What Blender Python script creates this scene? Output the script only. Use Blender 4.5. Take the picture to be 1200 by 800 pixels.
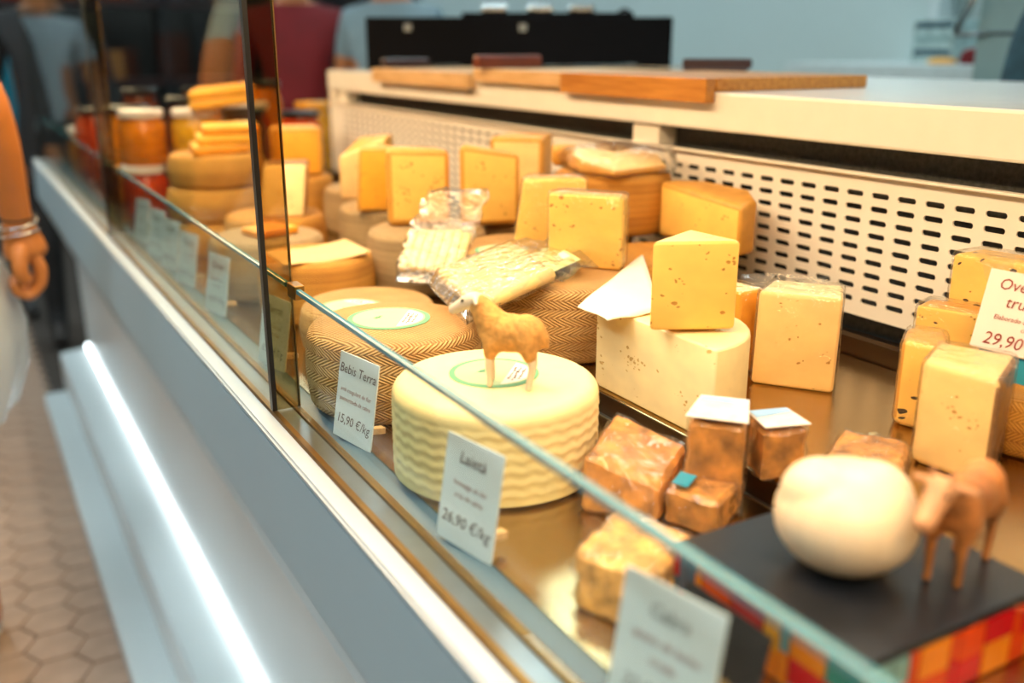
import bpy, bmesh, math, random
from mathutils import Vector, Matrix
random.seed(7)
PI = math.pi
sc = bpy.context.scene
for o in list(bpy.data.objects): bpy.data.objects.remove(o)
C = sc.collection
CAMH = 1.29                                   # camera height above the floor; all z below are relative to it
def W(x, y, z): return Vector((x, y, z + CAMH))

# ------------------------------------------------------------------ camera, world, exposure
F_PX, VPX, VPY = 1130.0, -75.0, 55.0
PITCH = math.atan((400 - VPY) / F_PX)
YAW = math.atan((600 - VPX) / math.hypot(F_PX, 400 - VPY))
cam_d = bpy.data.cameras.new('camera'); cam = bpy.data.objects.new('camera', cam_d); C.objects.link(cam)
cam.location = (0, 0, CAMH)
cam.rotation_euler = (PI / 2 - PITCH, 0, -YAW)
cam_d.sensor_width = 36; cam_d.lens = 36 * F_PX / 1200; cam_d.clip_start = 0.02
cam_d.dof.use_dof = True; cam_d.dof.focus_distance = 0.98; cam_d.dof.aperture_fstop = 2.4
sc.camera = cam
wd = bpy.data.worlds.new('world'); sc.world = wd; wd.use_nodes = True
wd.node_tree.nodes['Background'].inputs[0].default_value = (0.55, 0.72, 0.80, 1)
wd.node_tree.nodes['Background'].inputs[1].default_value = 0.15
sc.view_settings.view_transform = 'Standard'; sc.view_settings.look = 'None'
sc.view_settings.gamma = 1; sc.view_settings.use_curve_mapping = False
sc.view_settings.exposure = 0.1
CEIL_POWER = 16.0       # ceiling lamps (emission strength)
CASE_POWER = 19.5      # warm strip lamp over the display case
LED_POWER = 5.0        # strip on the bumper of the counter

_f = Vector((math.sin(YAW) * math.cos(PITCH), math.cos(YAW) * math.cos(PITCH), -math.sin(PITCH)))
_r = Vector((math.cos(YAW), -math.sin(YAW), 0)); _u = _r.cross(_f)
def at(px, py, z):
    """survey: the point of the horizontal plane z (relative to the camera) measured at a photo pixel"""
    d = _f * F_PX + _r * (px - 600) - _u * (py - 400)
    return d * (z / d.z)
def hgt(p, py):
    """height z above plan point p seen at photo row py"""
    lo, hi = -1.3, .6
    for _ in range(40):
        m = (lo + hi) / 2; q = Vector((p[0], p[1], m))
        y = 400 - F_PX * q.dot(_u) / q.dot(_f)
        if y > py: lo = m
        else: hi = m
    return lo

# ------------------------------------------------------------------ materials
def nodemat(name):
    m = bpy.data.materials.new(name); m.use_nodes = True
    nt = m.node_tree; return m, nt, nt.nodes['Principled BSDF']
def rgb(h):
    h = h.lstrip('#'); c = [int(h[i:i+2], 16) / 255 for i in (0, 2, 4)]
    return tuple(((v + .055) / 1.055) ** 2.4 if v > .04045 else v / 12.92 for v in c) + (1,)
def mat(name, col, rough=.5, metal=0, var=.06, scale=30, bump=0.0, emis=0, trans=0, spec=.5, coat=0, sss=0):
    m, nt, b = nodemat(name)
    c = rgb(col) if isinstance(col, str) else col
    b.inputs['Roughness'].default_value = rough; b.inputs['Metallic'].default_value = metal
    b.inputs['Specular IOR Level'].default_value = spec
    if coat: b.inputs['Coat Weight'].default_value = coat; b.inputs['Coat Roughness'].default_value = .12
    if trans: b.inputs['Transmission Weight'].default_value = trans
    if emis:
        b.inputs['Emission Color'].default_value = c; b.inputs['Emission Strength'].default_value = emis
    tc = nt.nodes.new('ShaderNodeTexCoord'); n = nt.nodes.new('ShaderNodeTexNoise')
    n.inputs['Scale'].default_value = scale; n.inputs['Detail'].default_value = 4
    nt.links.new(tc.outputs['Object'], n.inputs['Vector'])
    r = nt.nodes.new('ShaderNodeValToRGB')
    r.color_ramp.elements[0].position = .3; r.color_ramp.elements[1].position = .7
    r.color_ramp.elements[0].color = tuple(v * (1 - var) for v in c[:3]) + (1,)
    r.color_ramp.elements[1].color = tuple(min(1, v * (1 + var)) for v in c[:3]) + (1,)
    nt.links.new(n.outputs['Fac'], r.inputs['Fac']); nt.links.new(r.outputs['Color'], b.inputs['Base Color'])
    if bump:
        bp = nt.nodes.new('ShaderNodeBump'); bp.inputs['Strength'].default_value = bump; bp.inputs['Distance'].default_value = .004
        nt.links.new(n.outputs['Fac'], bp.inputs['Height']); nt.links.new(bp.outputs['Normal'], b.inputs['Normal'])
    return m
def math_node(nt, op, a, b=None):
    n = nt.nodes.new('ShaderNodeMath'); n.operation = op
    for i, v in enumerate((a, b)):
        if v is None: continue
        if isinstance(v, (int, float)): n.inputs[i].default_value = v
        else: nt.links.new(v, n.inputs[i])
    return n.outputs[0]
def cheese_mat(name, col, dark, scale=165, thr=.24, depth=.6, seed=0.0, speck=None):
    """cut paste: creamy colour, scattered small eyes (pits), optional truffle specks"""
    m, nt, b = nodemat(name)
    b.inputs['Roughness'].default_value = .42; b.inputs['Specular IOR Level'].default_value = .35
    L = nt.links.new
    tc = nt.nodes.new('ShaderNodeTexCoord'); mp = nt.nodes.new('ShaderNodeMapping'); mp.inputs['Location'].default_value = (seed, seed * .7, seed * .3)
    mp.inputs['Scale'].default_value = (1, 1, 1.5); L(tc.outputs['Object'], mp.inputs['Vector'])
    n1 = nt.nodes.new('ShaderNodeTexNoise'); n1.inputs['Scale'].default_value = 26; L(mp.outputs[0], n1.inputs['Vector'])
    n0 = nt.nodes.new('ShaderNodeTexNoise'); n0.inputs['Scale'].default_value = 60; L(mp.outputs[0], n0.inputs['Vector'])
    add = nt.nodes.new('ShaderNodeVectorMath'); add.operation = 'MULTIPLY_ADD'
    L(n0.outputs['Color'], add.inputs[0]); add.inputs[1].default_value = (.012,) * 3; L(mp.outputs[0], add.inputs[2])
    v = nt.nodes.new('ShaderNodeTexVoronoi'); v.inputs['Scale'].default_value = scale; L(add.outputs[0], v.inputs['Vector'])
    # only some of the cells carry a hole, of varied size, in patches
    sep = nt.nodes.new('ShaderNodeSeparateColor'); L(v.outputs['Color'], sep.inputs[0])
    n3 = nt.nodes.new('ShaderNodeTexNoise'); n3.inputs['Scale'].default_value = 34; L(mp.outputs[0], n3.inputs['Vector'])
    lim = math_node(nt, 'ADD', math_node(nt, 'MULTIPLY', math_node(nt, 'SUBTRACT', .56, n3.outputs['Fac']), 2.4), .62)
    size = math_node(nt, 'MULTIPLY', math_node(nt, 'MINIMUM', math_node(nt, 'MAXIMUM', math_node(nt, 'SUBTRACT', sep.outputs[0], lim), 0), .5), thr * 2.6)
    hole = nt.nodes.new('ShaderNodeMapRange'); hole.inputs['From Min'].default_value = 0; hole.inputs['From Max'].default_value = .05
    L(math_node(nt, 'SUBTRACT', size, math_node(nt, 'MULTIPLY', v.outputs['Distance'], .55)), hole.inputs['Value'])
    r = nt.nodes.new('ShaderNodeValToRGB'); c = rgb(col)
    r.color_ramp.elements[0].position = .3; r.color_ramp.elements[1].position = .72
    r.color_ramp.elements[0].color = tuple(x * .9 for x in c[:3]) + (1,); r.color_ramp.elements[1].color = tuple(min(1, x * 1.06) for x in c[:3]) + (1,)
    L(n1.outputs['Fac'], r.inputs['Fac'])
    mx = nt.nodes.new('ShaderNodeMix'); mx.data_type = 'RGBA'; L(hole.outputs[0], mx.inputs['Factor']); L(r.outputs[0], mx.inputs['A']); mx.inputs['B'].default_value = rgb(dark)
    out = mx.outputs['Result']
    if speck:
        v2 = nt.nodes.new('ShaderNodeTexVoronoi'); v2.inputs['Scale'].default_value = 95; L(add.outputs[0], v2.inputs['Vector'])
        s2 = nt.nodes.new('ShaderNodeSeparateColor'); L(v2.outputs['Color'], s2.inputs[0])
        sp = math_node(nt, 'LESS_THAN', v2.outputs['Distance'], math_node(nt, 'MULTIPLY', math_node(nt, 'MAXIMUM', math_node(nt, 'SUBTRACT', s2.outputs[1], .5), 0), .85))
        m2 = nt.nodes.new('ShaderNodeMix'); m2.data_type = 'RGBA'; L(sp, m2.inputs['Factor']); L(out, m2.inputs['A']); m2.inputs['B'].default_value = rgb(speck)
        out = m2.outputs['Result']
    L(out, b.inputs['Base Color'])
    bp = nt.nodes.new('ShaderNodeBump'); bp.inputs['Strength'].default_value = depth; bp.inputs['Distance'].default_value = .003; bp.invert = True
    L(hole.outputs[0], bp.inputs['Height']); L(bp.outputs[0], b.inputs['Normal'])
    return m
def weave_mat(name, light, dark, R=.092, band=.0096, freq=640, strength=.7, flat_freq=620):
    """rind pressed by an esparto mat: herringbone bands on the side, fine straight weave on the flat faces"""
    m, nt, b = nodemat(name); L = nt.links.new
    b.inputs['Roughness'].default_value = .7; b.inputs['Specular IOR Level'].default_value = .25
    tc = nt.nodes.new('ShaderNodeTexCoord'); s = nt.nodes.new('ShaderNodeSeparateXYZ'); L(tc.outputs['Object'], s.inputs[0])
    ang = math_node(nt, 'MULTIPLY', math_node(nt, 'ARCTAN2', s.outputs['Y'], s.outputs['X']), R)
    bnd = math_node(nt, 'FLOOR', math_node(nt, 'DIVIDE', s.outputs['Z'], band))
    sgn = math_node(nt, 'SUBTRACT', math_node(nt, 'MULTIPLY', math_node(nt, 'PINGPONG', bnd, 1), 2), 1)
    ph = math_node(nt, 'ADD', math_node(nt, 'MULTIPLY', ang, .75), math_node(nt, 'MULTIPLY', sgn, math_node(nt, 'MULTIPLY', s.outputs['Z'], 1.5)))
    nz = nt.nodes.new('ShaderNodeTexNoise'); nz.inputs['Scale'].default_value = 45; L(tc.outputs['Object'], nz.inputs['Vector'])
    ph = math_node(nt, 'ADD', ph, math_node(nt, 'MULTIPLY', nz.outputs['Fac'], .004))
    side = math_node(nt, 'SINE', math_node(nt, 'MULTIPLY', ph, freq * 2))
    top = math_node(nt, 'SINE', math_node(nt, 'MULTIPLY', math_node(nt, 'ADD', math_node(nt, 'ADD', s.outputs['X'], math_node(nt, 'MULTIPLY', s.outputs['Y'], .35)), math_node(nt, 'MULTIPLY', nz.outputs['Fac'], .003)), flat_freq * 2.6))
    g = nt.nodes.new('ShaderNodeNewGeometry'); gs = nt.nodes.new('ShaderNodeSeparateXYZ'); L(g.outputs['Normal'], gs.inputs[0])
    isup = math_node(nt, 'GREATER_THAN', math_node(nt, 'ABSOLUTE', gs.outputs['Z']), .75)
    h = nt.nodes.new('ShaderNodeMix'); L(isup, h.inputs['Factor']); L(side, h.inputs['A']); L(top, h.inputs['B'])
    hv = h.outputs['Result']
    # deeper grooves between the bands
    fr = math_node(nt, 'ABSOLUTE', math_node(nt, 'SUBTRACT', math_node(nt, 'FRACT', math_node(nt, 'DIVIDE', s.outputs['Z'], band)), .5))
    gro = math_node(nt, 'MULTIPLY', math_node(nt, 'GREATER_THAN', fr, .44), math_node(nt, 'SUBTRACT', 1, isup))
    hv2 = math_node(nt, 'SUBTRACT', hv, math_node(nt, 'MULTIPLY', gro, .8))
    n2 = nt.nodes.new('ShaderNodeTexNoise'); n2.inputs['Scale'].default_value = 22; n2.inputs['Detail'].default_value = 5; L(tc.outputs['Object'], n2.inputs['Vector'])
    wn = nt.nodes.new('ShaderNodeTexWhiteNoise'); wn.noise_dimensions = '1D'; L(math_node(nt, 'FLOOR', math_node(nt, 'DIVIDE', s.outputs['Z'], band * 1.7)), wn.inputs['W'])
    f = math_node(nt, 'ADD', math_node(nt, 'MULTIPLY', math_node(nt, 'ADD', hv2, 1), .26), math_node(nt, 'MULTIPLY', n2.outputs['Fac'], .5))
    f = math_node(nt, 'ADD', f, math_node(nt, 'MULTIPLY', math_node(nt, 'MULTIPLY', wn.outputs['Value'], math_node(nt, 'SUBTRACT', 1, isup)), .22))
    r = nt.nodes.new('ShaderNodeValToRGB'); r.color_ramp.elements[0].position = .15; r.color_ramp.elements[1].position = .85
    r.color_ramp.elements[0].color = rgb(dark); r.color_ramp.elements[1].color = rgb(light)
    L(f, r.inputs['Fac']); L(r.outputs[0], b.inputs['Base Color'])
    bp = nt.nodes.new('ShaderNodeBump'); bp.inputs['Strength'].default_value = strength; bp.inputs['Distance'].default_value = .0012
    L(hv2, bp.inputs['Height']); L(bp.outputs[0], b.inputs['Normal'])
    return m
def glass_mat(name, tint=(.93, .97, .96), ior=1.5, rough=0.0, alpha_gloss=1.0):
    """thin pane: see-through with Fresnel reflection"""
    m = bpy.data.materials.new(name); m.use_nodes = True; nt = m.node_tree; nt.nodes.clear(); L = nt.links.new
    o = nt.nodes.new('ShaderNodeOutputMaterial'); t = nt.nodes.new('ShaderNodeBsdfTransparent'); t.inputs[0].default_value = tuple(tint) + (1,)
    g = nt.nodes.new('ShaderNodeBsdfGlossy'); g.inputs['Roughness'].default_value = rough
    ge = nt.nodes.new('ShaderNodeNewGeometry'); dt = nt.nodes.new('ShaderNodeVectorMath'); dt.operation = 'DOT_PRODUCT'
    L(ge.outputs['Incoming'], dt.inputs[0]); L(ge.outputs['Normal'], dt.inputs[1])
    sch = math_node(nt, 'ADD', math_node(nt, 'MULTIPLY', math_node(nt, 'POWER', math_node(nt, 'SUBTRACT', 1, math_node(nt, 'ABSOLUTE', dt.outputs['Value'])), 5), .96), .04)
    mx = nt.nodes.new('ShaderNodeMixShader')
    L(math_node(nt, 'MULTIPLY', sch, alpha_gloss), mx.inputs[0]); L(t.outputs[0], mx.inputs[1]); L(g.outputs[0], mx.inputs[2]); L(mx.outputs[0], o.inputs[0])
    return m
def film_mat(name, tint=(.97, .96, .93), haze=.02, gloss=.8, scale=38, bump=.9):
    """crinkled clear plastic film"""
    m = bpy.data.materials.new(name); m.use_nodes = True; nt = m.node_tree; nt.nodes.clear(); L = nt.links.new
    o = nt.nodes.new('ShaderNodeOutputMaterial'); t = nt.nodes.new('ShaderNodeBsdfTransparent'); t.inputs[0].default_value = tuple(tint) + (1,)
    g = nt.nodes.new('ShaderNodeBsdfGlossy'); g.inputs['Roughness'].default_value = .12
    d = nt.nodes.new('ShaderNodeBsdfDiffuse'); d.inputs[0].default_value = (.9, .9, .88, 1)
    tc = nt.nodes.new('ShaderNodeTexCoord'); n = nt.nodes.new('ShaderNodeTexNoise'); n.inputs['Scale'].default_value = scale; n.inputs['Detail'].default_value = 3; n.inputs['Distortion'].default_value = 1.4
    L(tc.outputs['Object'], n.inputs['Vector'])
    bp = nt.nodes.new('ShaderNodeBump'); bp.inputs['Strength'].default_value = bump; bp.inputs['Distance'].default_value = .006
    L(n.outputs['Fac'], bp.inputs['Height']); L(bp.outputs[0], g.inputs['Normal'])
    dt = nt.nodes.new('ShaderNodeVectorMath'); dt.operation = 'DOT_PRODUCT'; ge = nt.nodes.new('ShaderNodeNewGeometry')
    L(ge.outputs['Incoming'], dt.inputs[0]); L(bp.outputs[0], dt.inputs[1])
    sch = math_node(nt, 'ADD', math_node(nt, 'MULTIPLY', math_node(nt, 'POWER', math_node(nt, 'SUBTRACT', 1, math_node(nt, 'MINIMUM', math_node(nt, 'ABSOLUTE', dt.outputs['Value']), 1)), 5), .96), .04)
    m1 = nt.nodes.new('ShaderNodeMixShader'); m1.inputs[0].default_value = haze; L(t.outputs[0], m1.inputs[1]); L(d.outputs[0], m1.inputs[2])
    m2 = nt.nodes.new('ShaderNodeMixShader'); L(math_node(nt, 'MINIMUM', math_node(nt, 'MULTIPLY', sch, gloss), 1), m2.inputs[0]); L(m1.outputs[0], m2.inputs[1]); L(g.outputs[0], m2.inputs[2])
    L(m2.outputs[0], o.inputs[0]); return m
def wood_mat(name, light, dark, axis='Y', scale=18, rough=.4):
    m, nt, b = nodemat(name); L = nt.links.new; b.inputs['Roughness'].default_value = rough
    tc = nt.nodes.new('ShaderNodeTexCoord'); mp = nt.nodes.new('ShaderNodeMapping'); sc_ = [scale * 8] * 3; sc_['XYZ'.index(axis)] = scale * .6; mp.inputs['Scale'].default_value = sc_
    L(tc.outputs['Object'], mp.inputs[0]); n = nt.nodes.new('ShaderNodeTexNoise'); n.inputs['Scale'].default_value = 1; n.inputs['Detail'].default_value = 5; L(mp.outputs[0], n.inputs['Vector'])
    r = nt.nodes.new('ShaderNodeValToRGB'); r.color_ramp.elements[0].position = .3; r.color_ramp.elements[1].position = .7; r.color_ramp.elements[0].color = rgb(dark); r.color_ramp.elements[1].color = rgb(light)
    L(n.outputs['Fac'], r.inputs['Fac']); L(r.outputs[0], b.inputs['Base Color']); return m
def steel_mat(name, col, rough=.28, axis='Y', aniso=True):
    m, nt, b = nodemat(name); L = nt.links.new; b.inputs['Metallic'].default_value = 1; b.inputs['Base Color'].default_value = rgb(col)
    tc = nt.nodes.new('ShaderNodeTexCoord'); mp = nt.nodes.new('ShaderNodeMapping'); s = [900] * 3; s['XYZ'.index(axis)] = 8; mp.inputs['Scale'].default_value = s
    L(tc.outputs['Object'], mp.inputs[0]); n = nt.nodes.new('ShaderNodeTexNoise'); n.inputs['Scale'].default_value = 1; L(mp.outputs[0], n.inputs['Vector'])
    n2 = nt.nodes.new('ShaderNodeTexNoise'); n2.inputs['Scale'].default_value = 9; L(tc.outputs['Object'], n2.inputs['Vector'])
    mr = nt.nodes.new('ShaderNodeMapRange'); mr.inputs['To Min'].default_value = rough * .8; mr.inputs['To Max'].default_value = rough * 1.3; L(n2.outputs['Fac'], mr.inputs['Value']); L(mr.outputs[0], b.inputs['Roughness'])
    bp = nt.nodes.new('ShaderNodeBump'); bp.inputs['Strength'].default_value = .12; bp.inputs['Distance'].default_value = .001; L(n.outputs['Fac'], bp.inputs['Height']); L(bp.outputs[0], b.inputs['Normal'])
    return m

M = dict(
 white_lac=mat('white lacquer', '#d3dadb', .32, var=.015, scale=6, coat=.3),
 fascia=mat('grey white lacquer fascia', '#a2b5bc', .42, var=.015, scale=5),
 ledge=mat('pale ledge', '#b3b6b8', .4, var=.02),
 panel=mat('cream enamel steel', '#e2dacd', .4, var=.02),
 worktop=mat('white worktop', '#ebe9e4', .16, var=.02, spec=.6),
 dark=mat('black cavity', '#17181a', .8), dark_brush=None,
 gold=mat('brass coloured profile', '#94703f', .38, metal=1, var=.1),
 alu=mat('dull aluminium', '#8f9496', .35, metal=1),
 blue_strip=mat('blue grey liner', '#3f5a6c', .45), teal=mat('teal plastic', '#1d7f96', .4),
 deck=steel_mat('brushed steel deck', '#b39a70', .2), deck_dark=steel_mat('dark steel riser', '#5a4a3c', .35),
 blk=mat('black rubber seal', '#121113', .35), chrome=mat('polished steel', '#b5b0a4', .12, metal=1, var=.05),
 white_rind=mat('ivory rind', '#efd596', .5, var=.05, scale=60, bump=.12),
 weave=weave_mat('tan esparto rind', '#d0a468', '#926636'), weave_grey=weave_mat('grey brown esparto rind', '#bd9b6a', '#7a6040'),
 weave_gold=weave_mat('golden banded rind', '#d6973e', '#935a20', band=.009, strength=.5),
 paste=cheese_mat('pale yellow paste', '#f4c463', '#bd863a', seed=1.3), paste2=cheese_mat('ivory paste', '#f3dca4', '#cfa861', scale=190, thr=.24, seed=4.1),
 paste3=cheese_mat('golden paste', '#f0a834', '#b5741f', scale=150, thr=.16, seed=7.7), paste4=cheese_mat('smooth yellow paste', '#f2ca86', '#b8863e', scale=210, thr=.18, seed=2.2),
 paste_tr=cheese_mat('truffled paste', '#f0be60', '#b58238', scale=190, thr=.14, seed=5.5, speck='#3f2a14'),
 rind=mat('amber rind', '#cf9238', .5, var=.12, scale=40, bump=.15), rind_dk=mat('brown rind', '#8a5a26', .65, var=.25, scale=70, bump=.4),
 orange=mat('orange cheese', '#e8941f', .45, var=.08),
 paper=mat('cream paper', '#efe2c6', .7, var=.03), card=mat('white card', '#d8dcdc', .6, var=.02), card_w=mat('pinkish white card', '#e2d5cb', .6, var=.02),
 ink=mat('brown ink', '#4a2a2a', .7), ink_red=mat('red brown ink', '#8c3b32', .7), ink_grey=mat('grey ink', '#6d6b70', .7),
 green=mat('green print', '#5f9a6b', .55), green_pale=mat('pale green print', '#b6c58e', .55), label_w=mat('rosy white print', '#ecdccb', .55),
 glass=glass_mat('pane glass', alpha_gloss=.42), glass_edge=None,
 film=film_mat('cling film'), film_bag=film_mat('clear bag', haze=.045, gloss=1.3, scale=45, bump=.8),
 stick=mat('string cheese', '#ecc983', .4, var=.05, scale=60),
 crust=mat('caramel brown cheese', '#bb7a30', .5, var=.62, scale=48, bump=.5), crust_lt=mat('crumbly light brown cheese', '#d79b50', .55, var=.5, scale=70, bump=.7),
 lab_blue=mat('pale blue sticker', '#8fb0cc', .5, var=.2, scale=25), lab_mix=mat('white sticker', '#d9cbbd', .5, var=.15, scale=60),
 ball=mat('milk white ball', '#e0c6a2', .38, var=.02, scale=12), slate=mat('black slate', '#1d1e22', .28, var=.2, scale=40, bump=.06),
 wood_b=wood_mat('bamboo', '#c98a3c', '#a4651f', 'Y'), wood_l=wood_mat('pale maple', '#dcb88a', '#c49a66', 'Y'), wood_r=wood_mat('red brown wood', '#7d3a22', '#54200f', 'X'), wood_d=wood_mat('dark rosewood', '#3c1a18', '#260d0c', 'X'),
 blade=mat('knife steel', '#c3c8ca', .2, metal=1), boxblk=mat('black box', '#070506', .75, spec=.1, var=.2, scale=15),
 floor_t=mat('clay tile', '#a98d7a', .38, var=.14, scale=14, bump=.05), grout=mat('dark grout', '#3a3029', .8),
 wall_b=mat('pale blue wall', '#b9cbcb', .75, var=.01), wall_d=mat('dim hall wall', '#3a3634', .8, var=.1, scale=2), ceil=mat('grey ceiling', '#77797a', .8),
 teal_steel=mat('teal grey cabinet', '#7d999a', .4, var=.02), white_m=mat('white melamine', '#c2cfd1', .4),
 skin=mat('skin', '#c0702f', .5, var=.05, scale=30), skin2=mat('tanned skin', '#a86a40', .5, var=.05), hair_d=mat('dark brown hair', '#22160f', .6, var=.3, scale=90),
 red=mat('crimson shirt', '#6a0610', .8, var=.12, scale=14), grey_sh=mat('blue grey shirt', '#71868f', .8, var=.08, scale=14), black_c=mat('black clothes', '#191a1d', .8, var=.25, scale=20), navy=mat('petrol blue apron', '#2c4b58', .85, var=.22, scale=40), jean=mat('dark denim', '#2b3442', .85, var=.15, scale=60), rust=mat('rust skirt', '#6d2a22', .85, var=.1), lt_grey=mat('light grey top', '#9fb0b8', .8), shoe_w=mat('white shoe leather', '#c9cdce', .5), shoe_d=mat('dark shoe', '#1c1512', .5),
 tulle=None, silver=mat('silver', '#cfcfcf', .2, metal=1),
 jar_red=mat('red preserve', '#b5360c', .15, var=.3, scale=25, trans=.25), jar_or=mat('orange preserve', '#d9780f', .15, var=.25, scale=25, trans=.25), jar_yel=mat('honey preserve', '#d99a1c', .15, var=.25, scale=25, trans=.25), jar_dk=mat('dark preserve', '#5b2610', .15, var=.3, scale=25), lid_w=mat('white lid', '#d6c3b4', .4), lid_k=mat('black lid', '#1a1512', .35), lid_y=mat('yellow lid', '#dc9a14', .4),
 fur=mat('woolly tan', '#c98f45', .8, var=.25, scale=160, bump=.5), fur_w=mat('cream hair', '#d9c3a4', .6), cow_or=mat('orange brown hide', '#b06a30', .55, var=.5, scale=26), eye=mat('black eye', '#0c0a09', .2),
)
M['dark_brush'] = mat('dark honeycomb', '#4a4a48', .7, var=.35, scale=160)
M['post_glass'] = glass_mat('smoky bronze glass', tint=(.66, .56, .36), alpha_gloss=1.0)
M['cow_pale'] = mat('pale brown muzzle', '#c58a5c', .55, var=.2, scale=60)
M['kraft'] = mat('tan paper', '#d6ab70', .7, var=.05)
M['glass_edge'] = mat('green glass edge', '#4f8791', .12, var=.15, scale=9, spec=.8)
M['tulle'] = film_mat('white tulle', tint=(.80, .84, .86), haze=.45, gloss=.6, scale=12)

# ------------------------------------------------------------------ object helpers
def tag(o, label=None, cat=None, group=None, kind=None):
    if label: o['label'] = label
    if cat: o['category'] = cat
    if group: o['group'] = group
    if kind: o['kind'] = kind
    return o
def empty(name, p, label, cat, group=None, rz=0.0):
    o = bpy.data.objects.new(name, None); o.empty_display_size = .02; C.objects.link(o)
    o.location = p; o.rotation_euler = (0, 0, rz); return tag(o, label, cat, group)
def link(name, me, m, parent=None, origin=None, local=False):
    """me holds world coordinates unless local; the object's origin goes to origin / the parent / the base centre"""
    o = bpy.data.objects.new(name, me); C.objects.link(o)
    if m is not None and not me.materials:
        for k in (m if isinstance(m, (list, tuple)) else [m]): me.materials.append(k)
    if parent is not None:
        o.parent = parent
        if not local:
            mw = parent_matrix(parent).inverted(); me.transform(mw)
    else:
        if origin is None:
            vs = [v.co for v in me.vertices]
            origin = Vector(((min(v.x for v in vs) + max(v.x for v in vs)) / 2, (min(v.y for v in vs) + max(v.y for v in vs)) / 2, min(v.z for v in vs)))
        origin = Vector(origin)
        if not local: me.transform(Matrix.Translation(-origin))
        o.location = origin
    return o
def parent_matrix(o):
    m = Matrix.LocRotScale(o.location, o.rotation_euler, o.scale)
    return parent_matrix(o.parent) @ m if o.parent else m
def mesh_py(name, v, f, smooth=False, mats=None):
    me = bpy.data.meshes.new(name); me.from_pydata([tuple(p) for p in v], [], f); me.update()
    if smooth: me.polygons.foreach_set('use_smooth', [True] * len(me.polygons))
    if mats: me.polygons.foreach_set('material_index', mats)
    return me
def from_bm(name, bm, smooth=False):
    bmesh.ops.recalc_face_normals(bm, faces=bm.faces)
    me = bpy.data.meshes.new(name); bm.to_mesh(me); bm.free()
    if smooth: me.polygons.foreach_set('use_smooth', [True] * len(me.polygons))
    return me
def box_bm(a, b, bevel=0, seg=2, bm=None):
    bm = bm or bmesh.new()
    a, b = Vector(a), Vector(b)
    r = bmesh.ops.create_cube(bm, size=1, matrix=Matrix.Translation((a + b) / 2) @ Matrix.Diagonal((*(b - a), 1)))
    if bevel: bmesh.ops.bevel(bm, geom=list({e for v in r['verts'] for e in v.link_edges}), offset=bevel, segments=seg, affect='EDGES', profile=.5)
    return bm
def box(name, a, b, m, parent=None, bevel=.0, origin=None):
    return link(name, from_bm(name, box_bm(a, b, bevel)), m, parent, origin)
def lathe_me(name, prof, n=48, c=(0, 0, 0), smooth=True, a0=0, a1=2 * PI, rfun=None):
    v, f = [], []; k = len(prof); full = abs(a1 - a0 - 2 * PI) < 1e-6; nn = n if full else n + 1
    for i in range(nn):
        t = a0 + (a1 - a0) * i / n
        for r, z in prof:
            rr = rfun(r, z, t) if rfun else r
            v.append((c[0] + rr * math.cos(t), c[1] + rr * math.sin(t), c[2] + z))
    for i in range(n):
        j = (i + 1) % nn
        for q in range(k - 1): f.append((i * k + q, j * k + q, j * k + q + 1, i * k + q + 1))
    me = mesh_py(name, v, f, False)
    bm = bmesh.new(); bm.from_mesh(me); bmesh.ops.remove_doubles(bm, verts=bm.verts, dist=1e-5); bmesh.ops.recalc_face_normals(bm, faces=bm.faces)
    if smooth:
        for fc in bm.faces: fc.smooth = True
        for e in bm.edges:
            if len(e.link_faces) == 2 and e.calc_face_angle(0) > .7: e.smooth = False
    bm.to_mesh(me); bm.free(); return me
def tube_me(name, pts, rad, n=10, caps=True):
    pts = [Vector(p) for p in pts]; rs = rad if isinstance(rad, (list, tuple)) else [rad] * len(pts)
    v, f = [], []; up = Vector((0, 0, 1))
    for i, p in enumerate(pts):
        d = (pts[min(i + 1, len(pts) - 1)] - pts[max(i - 1, 0)]).normalized()
        a = d.cross(up if abs(d.z) < .9 else Vector((1, 0, 0))).normalized(); b = d.cross(a)
        for k in range(n): t = 2 * PI * k / n; v.append(p + (a * math.cos(t) + b * math.sin(t)) * rs[i])
    for i in range(len(pts) - 1):
        for k in range(n): f.append((i * n + k, i * n + (k + 1) % n, (i + 1) * n + (k + 1) % n, (i + 1) * n + k))
    if caps: f.append(tuple(range(n))[::-1]); f.append(tuple((len(pts) - 1) * n + k for k in range(n)))
    return mesh_py(name, v, f, True)
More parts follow.
